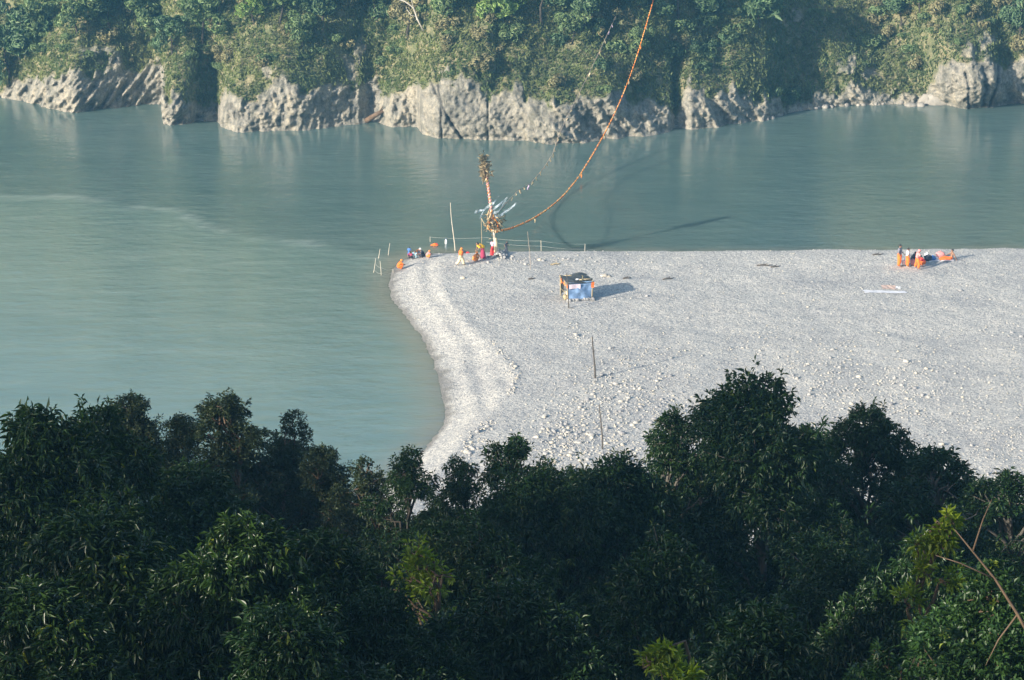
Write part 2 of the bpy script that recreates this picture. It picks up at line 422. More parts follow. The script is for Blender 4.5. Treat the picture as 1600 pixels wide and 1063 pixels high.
# stones: an uneven low-poly pebble, many in one mesh; the 300 largest on their own
_t = (1 + 5 ** 0.5) / 2
ICO_V = np.array([[-1,_t,0],[1,_t,0],[-1,-_t,0],[1,-_t,0],[0,-1,_t],[0,1,_t],[0,-1,-_t],[0,1,-_t],[_t,0,-1],[_t,0,1],[-_t,0,-1],[-_t,0,1]]) / math.hypot(1, _t)
ICO_F = np.array([[0,11,5],[0,5,1],[0,1,7],[0,7,10],[0,10,11],[1,5,9],[5,11,4],[11,10,2],[10,7,6],[7,1,8],[3,9,4],[3,4,2],[3,2,6],[3,6,8],[3,8,9],[4,9,5],[2,4,11],[6,2,10],[8,6,7],[9,8,1]])
def ico2():
    V = [v for v in ICO_V]; F = []; mid = {}
    def m(a, b):
        k = (min(a, b), max(a, b))
        if k not in mid:
            v = (V[a] + V[b]) / 2; V.append(v / np.linalg.norm(v)); mid[k] = len(V) - 1
        return mid[k]
    for a, b, c in ICO_F:
        x, y, z = m(a, b), m(b, c), m(c, a); F += [[a, x, z], [x, b, y], [z, y, c], [x, y, z]]
    return np.array(V), np.array(F)
ICO2_V, ICO2_F = ico2()

def stone_density(X, Y):
    px, py = to_px(np.stack([X, Y, np.full(X.shape, 1.25)], -1))
    n = fbm(X * 0.10, Y * 0.055, 6.6, 4)
    base = 0.35 + 0.65 * sstep(-0.5, 0.7, n)
    near = sstep(470, 640, py)
    right = sstep(820, 960, px)
    g = 0.05 + base * (0.15 + 0.85 * near) * (0.15 + 0.85 * right)
    # smooth gravel apron on the left part of the bar
    g = g * (1 - 0.75 * np.exp(-(((px - 730) / 70) ** 2 + ((py - 560) / 120) ** 2)))
    # cobble ridge round the rim and the lower-left heap
    rx = np.interp(py, [520, 545, 570, 590, 610, 640, 680, 720], [760, 782, 802, 806, 798, 772, 742, 725])
    g = g + 1.3 * np.exp(-((px - rx) / 8) ** 2) * (py > 528) * (py < 612)
    g = g + 1.6 * np.exp(-((px - rx) / 12) ** 2) * (py > 655) * (py < 740)
    g = g + 1.3 * np.exp(-(((px - 870) / 45) ** 2 + ((py - 690) / 45) ** 2))
    g = g + 1.0 * np.exp(-(((px - 900) / 14) ** 2 + ((py - 520) / 16) ** 2))
    g = g + 0.9 * np.exp(-(((px - 820) / 90) ** 2 + ((py - 404) / 7) ** 2))
    return g

def build_stones():
    n = 300000
    X = RNG.uniform(-14, 48, n); Y = RNG.uniform(150, 284, n)
    px, py = to_px(np.stack([X, Y, np.full(n, 1.9)], -1))
    d = bar_h(X, Y)
    ok = (px > -40) & (px < 1680) & (py < 1000) & (d > 0.15)
    dens = stone_density(X, Y)
    ok &= RNG.random(n) < np.clip(dens * 0.30, 0, 1)
    X, Y, dens = X[ok], Y[ok], dens[ok]
    k = min(len(X), 19000); X, Y, dens = X[:k], Y[:k], dens[:k]
    S = 0.046 * np.exp(RNG.normal(0, 0.40, k)) * (0.8 + 0.5 * np.clip(dens, 0, 1.5))
    S = np.minimum(S, 0.20)
    big = np.argsort(-S)[:300]
    rest = np.setdiff1d(np.arange(k), big)
    # the mass
    m = len(rest); x, y, s = X[rest], Y[rest], S[rest]; z = bar_h(x, y)
    jit = 1 + RNG.normal(0, 0.13, (m, 12, 1))
    th = RNG.uniform(0, 6.28, m)
    sc3 = np.stack([RNG.uniform(0.9, 1.5, m), RNG.uniform(0.7, 1.1, m), RNG.uniform(0.55, 0.85, m)], -1)
    V = ICO_V[None] * jit * sc3[:, None] * s[:, None, None]
    c_, s_ = np.cos(th)[:, None], np.sin(th)[:, None]
    V = np.stack([V[..., 0] * c_ - V[..., 1] * s_, V[..., 0] * s_ + V[..., 1] * c_, V[..., 2]], -1)
    V += np.stack([x, y, z + s * 0.22], -1)[:, None]
    F = (ICO_F[None] + (np.arange(m) * 12)[:, None, None]).reshape(-1, 3)
    tint = np.repeat(np.clip(RNG.beta(2.6, 2.0, m), 0, 1), 12)
    o = obj('pebbles', mesh_np('pebbles', V.reshape(-1, 3), [F], {'tint': tint}), M['stone'], bar)
    tag(o, kind='stuff')
    # single stones
    protos = []
    for q in range(14):
        W = ICO2_V * (1 + 0.22 * perlin(ICO2_V[:, 0] * 1.1 + q * 7, ICO2_V[:, 1] * 1.1, ICO2_V[:, 2] * 1.1))[:, None] * np.array([1.2, 0.9, 0.7])
        protos.append(mesh_np('stone', W, [ICO2_F], {'tint': np.full(len(W), q / 13.0 * 0.8 + 0.15)}, q % 2 == 0))
    for q, i in enumerate(big):
        o = obj('stone', protos[q % 14], M['stone'], bar)
        o.location = (X[i], Y[i], float(bar_h(X[i], Y[i])) + S[i] * 0.25)
        o.scale = (S[i] * 1.15,) * 3; o.rotation_euler = (0, 0, RNG.uniform(0, 6.28))
build_stones()

# ------------------------------------------------------------------ hillside across the river
FAR = [(-500,120),(-200,140),(0,151),(44,158),(75,168),(120,174),(195,165),(255,160),(262,176),(251,189),(272,194),(300,191),(308,187),(338,189),(345,198),(372,206),
       (460,203),(560,194),(580,188),(592,190),(612,198),(652,196),(660,208),(690,214),(760,217),(820,219),(866,224),(905,221),(960,216),(1045,206),(1053,199),(1066,198),(1080,201),
       (1105,198),(1195,186),(1215,180),(1240,173),(1290,166),(1390,161),(1440,160),(1480,162),(1505,167),(1550,167),(1575,160),(1600,162),(1800,160),(2100,175)]
far_w = np.array([at(*p)[:2] for p in FAR])
def fx(px):                                            # photo column -> x on the far shore
    return np.interp(px, [p[0] for p in FAR], far_w[:, 0])
ZC = [(-200,2),(0,1.2),(40,3),(60,5.2),(150,5.0),(255,5.2),(275,4.4),(300,3.6),(312,1.5),(340,1.5),(352,4.2),(400,4.9),(470,4.6),(590,4.2),(605,3.5),(655,5.0),(680,7.6),(760,6.8),(830,5.2),(870,3.4),(920,4.6),(1000,4.6),(1045,3.0),(1056,1.0),(1075,4.6),(1130,3.8),(1190,2.6),(1230,0.9),(1290,1.3),(1330,2.2),(1400,0.9),(1445,0.8),(1462,5.0),(1490,5.6),(1540,5.3),(1600,4.8),(1800,4)]
# spurs: column at the shore, lean (m right per m up), reach, left width, right width, lowest z, highest z fade
SPURS = [(120, 0.10, 2.4, 9, 6, -1, 30), (276, 0.35, 3.4, 3.2, 2.2, -1, 18), (352, 0.30, 1.2, 1.6, 7, -1, 16), (470, 0.2, 2.4, 6, 5, 0, 22), (700, 0.0, 3.0, 5, 6, -1, 25),
         (880, -0.15, 1.6, 5, 3.0, -1, 9), (985, -0.55, 3.6, 4.5, 2.2, 1.2, 30), (1090, -0.2, 1.8, 1.2, 4, -1, 6), (1240, -0.55, 1.8, 4.0, 4.0, 1.0, 25), (1335, -0.45, 1.5, 3.0, 2.5, 0, 20), (1500, -0.42, 4.2, 3.0, 8, -1, 40)]
HOLLOWS = [(890, 3.5, 5.0, 6.5), (322, 1.6, 1.8, 2.6), (20, 3.0, 5.0, 6.0), (610, 1.2, 1.6, 5.0), (1430, 2.0, 1.5, 7.0), (1110, 1.6, 3.0, 6.0)]   # column, depth, half width, from z
SCARS = [(548, 5.6, 0.9, 1.6), (560, 7.4, 0.6, 1.3), (1326, 4.0, 1.2, 1.3), (1362, 3.2, 1.2, 0.6), (1540, 7.8, 0.9, 2.2), (1515, 6.4, 1.2, 0.7), (150, 6.2, 1.8, 0.6), (425, 6.0, 1.2, 0.6), (1255, 9.2, 0.8, 0.9)]

hx_ = np.concatenate([np.linspace(-210, -66, 60)[:-1], np.arange(-66, 66, 0.14), np.linspace(66, 210, 60)])
hz_ = np.concatenate([np.arange(-1.6, 14.0, 0.115), 14 * np.exp(np.linspace(0.012, math.log(44 / 14), 60))])
def hill_arrays():
    X, Z = np.meshgrid(hx_, hz_, indexing='ij')
    zc = np.interp(X, fx([p[0] for p in ZC]), [p[1] for p in ZC])
    zc = zc * (0.92 + 0.40 * fbm(X * 0.30, Z * 0.15, 3.0, 3)) + 0.9 * fbm(X * 0.8, Z * 0.8, 8.0, 4)
    yb = np.interp(hx_, far_w[:, 0], far_w[:, 1])
    k = np.exp(-(np.arange(-90, 91) / 32.0) ** 2); k /= k.sum()
    ysm = np.convolve(np.pad(yb, 90, mode='edge'), k, mode='valid')
    t = sstep(1.0, 12.0, Z)
    base = yb[:, None] * (1 - t) + ysm[:, None] * t
    lay = 0.50 - 0.2 * np.exp(-((X - fx(740)) / 7) ** 2) - 0.25 * sstep(fx(1455), fx(1475), X)
    S = np.where(Z < zc, Z * lay, zc * lay + (Z - zc) * 0.80)
    mid = np.exp(-((X - fx(470)) / 8.5) ** 4)
    S = S + mid * 0.30 * np.minimum(Z, 5)
    S = S + np.exp(-((X - fx(1310)) / 8.5) ** 4) * 0.45 * np.maximum(Z - zc, 0)
    S = S + np.maximum(Z - 16, 0) * 0.35
    for (pc, lean, amp, wl, wr, z0, z1) in SPURS:
        u = X - fx(pc) - lean * Z
        f = np.where(u < 0, np.exp(-(u / wl) ** 2), np.exp(-(u / wr) ** 2))
        S = S - amp * f * sstep(z0 - 0.1, z0 + 4.5, Z) * (1 - 0.7 * sstep(z1 * 0.5, z1, Z))
    for (pc, dep, hw, z0) in HOLLOWS:
        u = (X - fx(pc)) / hw
        S = S + dep * np.exp(-u * u) * sstep(z0 - 4, z0 + 2.5, Z)
    rock = sstep(0.35, -0.35, Z - zc)
    for (pc, z0, rx, rz) in SCARS:
        q = ((X - fx(pc)) / rx) ** 2 + ((Z - z0) / rz) ** 2 + 1.5 * fbm(X * 0.9, Z * 0.9, pc * 0.1, 4)
        rock = np.maximum(rock, 0.75 * sstep(1.3, 0.2, q))
    # relief: swells, bedding, flutes, chips
    P = lambda a: fx(a)
    big = 1.1 * fbm(X * 0.12, Z * 0.12, 1.0, 3)
    blk_l = sstep(P(340), P(330), X)                      # left block: beds dipping, rising to the right
    blk_m = sstep(P(335), P(350), X) * sstep(P(660), P(650), X)   # fluted middle block
    blk_r = sstep(P(650), P(662), X)
    al = math.radians(52)
    a1 = X * math.cos(al) + Z * math.sin(al); b1 = -X * math.sin(al) + Z * math.cos(al)
    beds_l = ridged(a1 * 0.22, b1 * 1.05, 3.0, 4)
    flute = ridged(X * 0.85 + 0.3 * perlin(X * 0.5, Z * 0.5, 2), Z * 0.30, 6.0, 4)
    ar = math.radians(-48)
    a2 = X * math.cos(ar) + Z * math.sin(ar); b2 = -X * math.sin(ar) + Z * math.cos(ar)
    beds_r = ridged(a2 * 0.13, b2 * 0.48, 9.0, 4)
    smooth_r = 1 - 0.55 * np.exp(-((X - P(720)) / 5.5) ** 2)
    strata = blk_l * beds_l + blk_m * flute + blk_r * beds_r * smooth_r
    knob = np.abs(fbm(X * 0.9, Z * 1.0, 4.0, 3))
    fine = ridged(X * 1.9, Z * 1.5 + 0.4 * X, 5.5, 3)
    nb = 2.2 * fbm(X * 0.33 + 0.25 * Z, Z * 0.42, 7.7, 3); fl = np.floor(nb * 2) ; blocks = (fl + sstep(0.72, 1.0, nb * 2 - fl)) * 0.5
    nb2 = 2.0 * fbm(X * 0.9 - 0.5 * Z, Z * 0.8, 2.7, 2); fl2 = np.floor(nb2 * 2); blocks2 = (fl2 + sstep(0.7, 1.0, nb2 * 2 - fl2)) * 0.5
    disp = rock * (0.26 * blocks + 0.13 * blocks2) * (0.35 + 0.65 * smooth_r)
    disp = disp + rock * (0.58 * blk_l * beds_l + 0.36 * blk_m * (flute + 0.6 * knob) + 0.62 * blk_r * beds_r * smooth_r) + rock * (0.16 * fbm(X * 2.2, Z * 2.2, 1.0, 3) + 0.16 * fine * (0.4 + 0.6 * smooth_r))
    disp = disp + (1 - rock) * (0.5 * fbm(X * 0.45, Z * 0.45, 2.0, 4) + 0.12)
    crack = np.zeros_like(X)
    for (pa, za, pb, zb, w) in ((668, 6.5, 722, 0.0, 0.16), (676, 8.5, 690, 4.0, 0.12), (762, 4.5, 762, 0.0, 0.06), (1530, 5.2, 1535, 0.4, 0.35), (1555, 4.8, 1545, 0.2, 0.22), (1500, 4.5, 1512, 0.0, 0.12)):
        xl = np.interp(Z, sorted((za, zb)), [P(pb), P(pa)] if za > zb else [P(pa), P(pb)])
        crack = np.maximum(crack, np.exp(-((X - xl + 0.15 * perlin(Z * 0.9, X * 0, 3)) / w) ** 2) * sstep(max(za, zb) + 0.6, max(za, zb) - 0.3, Z))
    disp = disp - 0.55 * crack
    Y = base + S - disp - big * sstep(0, 5, Z) * 0.8
    # undercut notch and foot talus at the water line
    Y = Y + 0.25 * np.exp(-((Z - 0.25) / 0.35) ** 2)
    return X, Y, Z, rock, np.clip(0.42 + 0.22 * strata + 0.10 * fine + 0.10 * (blocks2 - nb2) + 0.06 * blocks - 0.6 * crack, 0, 1)
HX, HY, HZ, HROCK, HSTR = hill_arrays()
def build_hill():
    n = len(hz_)
    V = np.stack([HX, HY, HZ], -1).reshape(-1, 3)
    i, j = np.meshgrid(np.arange(len(hx_) - 1), np.arange(n - 1), indexing='ij')
    a = i * n + j
    F = np.stack([a, a + n, a + n + 1, a + 1], -1).reshape(-1, 4)
    # flat back of the hill so that it is a landform, not a sheet
    me = mesh_np('far_hillside', V, [F], {'rock': HROCK.ravel(), 'strata': HSTR.ravel()}, True)
    tag(obj('far_hillside', me, M['hill']), kind='structure')
    xs = np.array(hx_[::6]); top = HY[::6, -1]
    ys = np.linspace(0, 1, 8)
    Vb = np.array([[x, t + q * (470 - t), 44 + 3 * math.sin(q * 3)] for x, t in zip(xs, top) for q in ys])
    i, j = np.meshgrid(np.arange(len(xs) - 1), np.arange(7), indexing='ij'); a = i * 8 + j
    tag(obj('hill_top', mesh_np('hill_top', Vb, [np.stack([a, a + 8, a + 9, a + 1], -1).reshape(-1, 4)], {'rock': np.zeros(len(Vb)), 'strata': np.zeros(len(Vb))}, True), M['hill']), kind='structure')
build_hill()
# normals of the hillside sheet for planting
_dx = np.gradient(HY, hx_, axis=0); _dz = np.gradient(HY, hz_, axis=1)
def hill_at(x, z):
    i = np.clip(np.searchsorted(hx_, x), 1, len(hx_) - 2); j = np.clip(np.searchsorted(hz_, z), 1, len(hz_) - 2)
    n = np.stack([_dx[i, j], -np.ones_like(_dx[i, j]), _dz[i, j]], -1); n = n / np.linalg.norm(n, axis=-1)[..., None]
    return np.stack([HX[i, j], HY[i, j], HZ[i, j]], -1), n, HROCK[i, j]
def hill_px(px, py):
    "place on the hillside seen at this pixel"
    d = ray(px, py)
    for y in np.arange(290, 420, 0.15):
        p = np.array([0, 0, HCAM]) + d * (y / d[1])
        if p[2] < -1: return p
        q, _, _ = hill_at(np.array(p[0]), np.array(p[2]))
        if q[1] <= y: return p
    return p

# ------------------------------------------------------------------ near slope below the viewpoint
def near_z(X, Y):
    z = np.interp(Y, [-120, -40, 0, 8, 20, 60, 80, 100, 120, 140, 152, 165], [72, 66, 63.2, 60.5, 51, 35.5, 27.5, 19.5, 12, 5.0, 1.2, -2.0])
    z = z + 3.0 * fbm(X * 0.03, Y * 0.03, 2.0, 3) * sstep(2, 30, np.abs(Y)) * sstep(160, 130, Y)
    # unseen spur left of the viewpoint, its crest shaped to shade the trees below
    a = X * SUN_H[0] + Y * SUN_H[1]; q = X * -SUN_H[1] + Y * SUN_H[0]
    crest = (70.5 + 1.5 * fbm(q * 0.12, a * 0.05, 6.0, 2)) - 0.030 * (a - 62) ** 2
    on = sstep(-112, -96, q) * sstep(-18, -30, q)
    sp = np.maximum(crest - z, 0) * on
    z = z + sp + sstep(-20, -60, Y) * 4
    # keep the ground clear of the line of sight to the bar
    lim = 61.5 - 0.40 * np.maximum(Y, 0) + np.maximum(np.abs(X) - 0.17 * np.maximum(Y, 0) - 7, 0) * 1.6
    return np.minimum(z, np.where(Y > 6, lim, 200))
def build_near():
    xs = np.concatenate([np.linspace(-210, -95, 24)[:-1], np.arange(-95, 60, 1.5), np.linspace(60, 210, 24)]); ys = np.concatenate([np.linspace(-120, -22, 24)[:-1], np.arange(-20, 168, 1.5)])
    X, Y = np.meshgrid(xs, ys, indexing='ij')
    grid_mesh('near_hillside', xs, ys, near_z(X, Y), {}, M['near'])
build_near()
def build_shade_thicket():  # leaf mass out of view, added to dapple the sun on the trees below
    r = np.random.default_rng(31); Vs, Fs, Ts, n0 = [], [], [], 0
    for k in range(175):
        q, a, z = r.uniform(-98, -30), r.uniform(52, 68), r.uniform(70, 81.5)
        c = np.array([a * SUN_H[0] - q * SUN_H[1], a * SUN_H[1] + q * SUN_H[0], z]); m = 120; R_ = r.uniform(1.4, 2.6)
        d = unit(r.normal(0, 1, (m, 3)))
        P = c + d * R_ * r.uniform(0.3, 1, (m, 1)) * np.array([1, 1, 0.8])
        V, F = leaves_np(P, unit(d + [0, 0, -0.2]), r.uniform(0.4, 0.75, m), r.uniform(0.2, 0.34, m), r)
        Vs.append(V); Fs.append(F + n0); n0 += len(V); Ts.append(np.full(len(V), r.uniform(0.2, 0.7)))
    o = obj('shade_foliage', mesh_np('shade_foliage', np.vstack(Vs), [np.vstack(Fs)], {'tint': np.concatenate(Ts)}), M['lf_deep'])
    tag(o, 'unseen leafy thicket added on the spur to dapple the sun', 'thicket', None, 'stuff')

# ------------------------------------------------------------------ leaves and trees
def unit(v): return v / (np.linalg.norm(v, axis=-1, keepdims=True) + 1e-9)
def leaves_np(O, D, L, W, rng, curl=0.25, up=None):
    "one leaf blade per row, folded along its midrib"
    n = len(O)
    up = unit((np.array([0, 0, 1.0]) if up is None else up) + rng.normal(0, 0.35, (n, 3)))
    S = unit(np.cross(D, up)); Nn = np.cross(S, D)
    L = L[:, None]; W = W[:, None]
    mid = O + D * L * 0.46 + Nn * (L * curl * 0.3 + W * 0.16)
    V = np.stack([O, mid + S * W * 0.5, O + D * L - Nn * L * curl, mid - S * W * 0.5], 1)
    T = np.array([[0, 2, 1], [0, 3, 2]])
    F = (T[None] + (np.arange(n) * 4)[:, None, None]).reshape(-1, 3)
    return V.reshape(-1, 3), F
def rosettes(P, A, n, L, W, droop, spread, rng):
    "n leaves round each shoot tip P with axis A"
    m = len(P)
    P = np.repeat(P, n, 0); A = np.repeat(A, n, 0)
    r = unit(rng.normal(0, 1, (m * n, 3)))
    D = unit(A * 0.55 + r * spread + np.array([0, 0, -droop]))
    O = P + r * 0.04 - A * rng.uniform(0, 0.16, (m * n, 1))
    l = L * np.exp(rng.normal(0, 0.22, m * n)); w = W * np.exp(rng.normal(0, 0.18, m * n))
    return leaves_np(O, D, l, w, rng)

KINDS = {   # leaf material, leaf length, width, leaves per shoot, shoots per m2 of lobe, droop, spread, bark
    'mango': dict(mat='lf_mango', L=0.20, W=0.050, n=11, dens=34, droop=0.55, spread=0.8, bark='bark_dark'),
    'olive': dict(mat='lf_olive', L=0.095, W=0.052, n=12, dens=52, droop=0.05, spread=0.9, bark='bark_brown'),
    'deep':  dict(mat='lf_deep', L=0.145, W=0.046, n=11, dens=46, droop=0.35, spread=0.9, bark='bark_pale'),
    'fresh': dict(mat='lf_fresh', L=0.15, W=0.055, n=10, dens=34, droop=0.0, spread=0.8, bark='bark_brown'),
    'dense': dict(mat='lf_dense', L=0.105, W=0.056, n=13, dens=52, droop=0.15, spread=0.9, bark='bark_brown'),
    'feather': dict(mat='lf_deep', L=0.14, W=0.030, n=13, dens=42, droop=0.5, spread=0.8, bark='bark_dark'),
}
def make_tree(kind, lobes, height, seed, trunk_r=0.16, lean=(0.0, 0.0), gap=0.25):
    """lobes: (x, y, z, rx, rz) leaf masses, z above the ground. Returns {part: mesh}"""
    K = KINDS[kind]; rng = np.random.default_rng(seed)
    Vs, Fs, Ts, n0 = [], [], [], 0
    tw = MB()
    for (lx, ly, lz, rx, rz) in lobes:
        m = max(8, int(K['dens'] * 2.6 * rx * (rx + rz)))
        d = unit(rng.normal(0, 1, (m, 3)) + np.array([0, 0, 0.35]))
        rad = rng.uniform(0.55, 1.0, (m, 1)) ** 0.5 * np.where(rng.random((m, 1)) < 0.09, rng.uniform(1.15, 1.5, (m, 1)), 1.0) * (1 + 0.45 * perlin(d[:, 0] * 1.9 + lx * 3, d[:, 1] * 1.9 + seed, d[:, 2] * 1.9 + lz))[:, None]
        P = np.array([lx, ly, lz]) + d * rad * np.array([rx, rx, rz])
        keep = perlin(P[:, 0] * 1.3, P[:, 1] * 1.3, P[:, 2] * 1.3 + seed) > -0.5 + gap
        P, d = P[keep], d[keep]
        if len(P) == 0: continue
        A = unit(d + np.array([0, 0, 0.35]) + rng.normal(0, 0.3, d.shape))
        V, F = rosettes(P, A, K['n'], K['L'], K['W'], K['droop'], K['spread'], rng)
        nl = len(V) // 4
        tn = np.clip(rng.normal(0.45, 0.22, nl) + 0.15 * np.repeat(perlin(P[:, 0], P[:, 1], P[:, 2]), K['n']), 0, 0.92)
        yg = rng.random(len(P)) < 0.012
        tn = np.where(np.repeat(yg, K['n']) & (rng.random(nl) < 0.6), 1.0, tn)
        tn = np.where(rng.random(nl) < 0.0025, 1.0, tn)
        Vs.append(V); Fs.append(F + n0); Ts.append(np.repeat(tn, 4)); n0 += len(V)
        for i in rng.choice(len(P), min(len(P), 4), replace=False):
            c = np.array([lx, ly, lz - rz * 0.4]); mid = (c + P[i]) / 2 + rng.normal(0, 0.08, 3)
            tw.tube([c, mid, P[i]], [0.028, 0.018, 0.006], 3, caps=False)
    crown = mesh_np('crown', np.vstack(Vs), [np.vstack(Fs)], {'tint': np.concatenate(Ts)})
    zt = max(l[2] for l in lobes)
    nt = 9
    zz = np.linspace(-0.6, zt * 0.94, nt)
    cx = np.mean([l[0] for l in lobes]); cy = np.mean([l[1] for l in lobes])
    wob = np.cumsum(rng.normal(0, 0.10, (nt, 2)), 0)
    tp = np.stack([cx * (zz / zt) ** 1.5 + lean[0] * zz + wob[:, 0], cy * (zz / zt) ** 1.5 + lean[1] * zz + wob[:, 1], zz], -1); tp[0, :2] *= 0
    tr = MB(); tr.tube(tp, trunk_r * np.linspace(1.25, 0.12, nt), 8)
    limbs = tw
    for (lx, ly, lz, rx, rz) in lobes:
        f = np.clip((lz - 0.6 - 0.7 * math.hypot(lx - cx, ly - cy)) / (zt * 0.94), 0.2, 0.95)
        s = np.array([np.interp(f * zt * 0.94, zz, tp[:, k]) for k in range(3)])
        e = np.array([lx, ly, lz])
        ps = [s + (e - s) * t + np.array([0, 0, 0.25 * math.sin(t * math.pi)]) + rng.normal(0, 0.07, 3) * (0 < t < 1) for t in (0, 0.25, 0.5, 0.75, 1.0)]
        limbs.tube(ps, trunk_r * np.linspace(0.42, 0.10, 5), 5)
    trunk = mesh_np('trunk', np.vstack(tr.V), [np.vstack(tr.Q), np.vstack(tr.T)], None, True)
    limb = mesh_np('limbs', np.vstack(limbs.V), [np.vstack(limbs.Q)] + ([np.vstack(limbs.T)] if limbs.T else []), None, True)
    for me, mt in ((crown, K['mat']), (trunk, K['bark']), (limb, K['bark'])): me.materials.append(M[mt])
    return crown, trunk, limb
def rand_lobes(rng, h, w, depth, n, zlo=0.45, r=(0.7, 1.3), spire=0.0):
    out = []
    for i in range(n):
        t = rng.uniform(0, 1)
        z = h * (zlo + (1 - zlo) * t) - r[0] * 0.6
        env = (1 - t ** 4 * 0.8) * (1 - spire * t)
        a = rng.uniform(0, 6.28); q = math.sqrt(rng.uniform(0.05, 1))
        rr = rng.uniform(*r) * (1 - 0.3 * t)
        out.append((w * 0.5 * env * q * math.cos(a), depth * 0.5 * env * q * math.sin(a), z, rr, rr * rng.uniform(0.65, 0.95)))
    out.append((0, 0, h - r[0] * 0.5, r[0] * 0.9, r[0] * 0.8)); out.append((0.2 * r[0], 0, h - r[0] * 1.5, r[0] * 1.25, r[0] * 0.9)); out.append((-0.3 * r[0], 0.2, h - r[0] * 2.6, r[0] * 1.5, r[0]))
    return out
def put_tree(meshes, name, label, loc, rz=0.0, scale=1.0, group=None, cat='tree'):
    o = thing(name, label, cat, loc, rz, group, scale)
    t = None
    for nm, me in zip(('crown', 'trunk', 'limbs'), meshes):
        c = obj(nm, me, None, t if nm == 'limbs' else o)
        if nm == 'trunk': t = c
        if nm == 'crown': c['kind'] = 'stuff'
    return o

def ground_under(px, py, y):
    p = at_d(px, py, y)
    g = float(near_z(np.array(p[0]), np.array(p[1])))
    if p[1] > 138: g = max(g, float(bar_h(p[0], p[1])), 0)
    return p, g

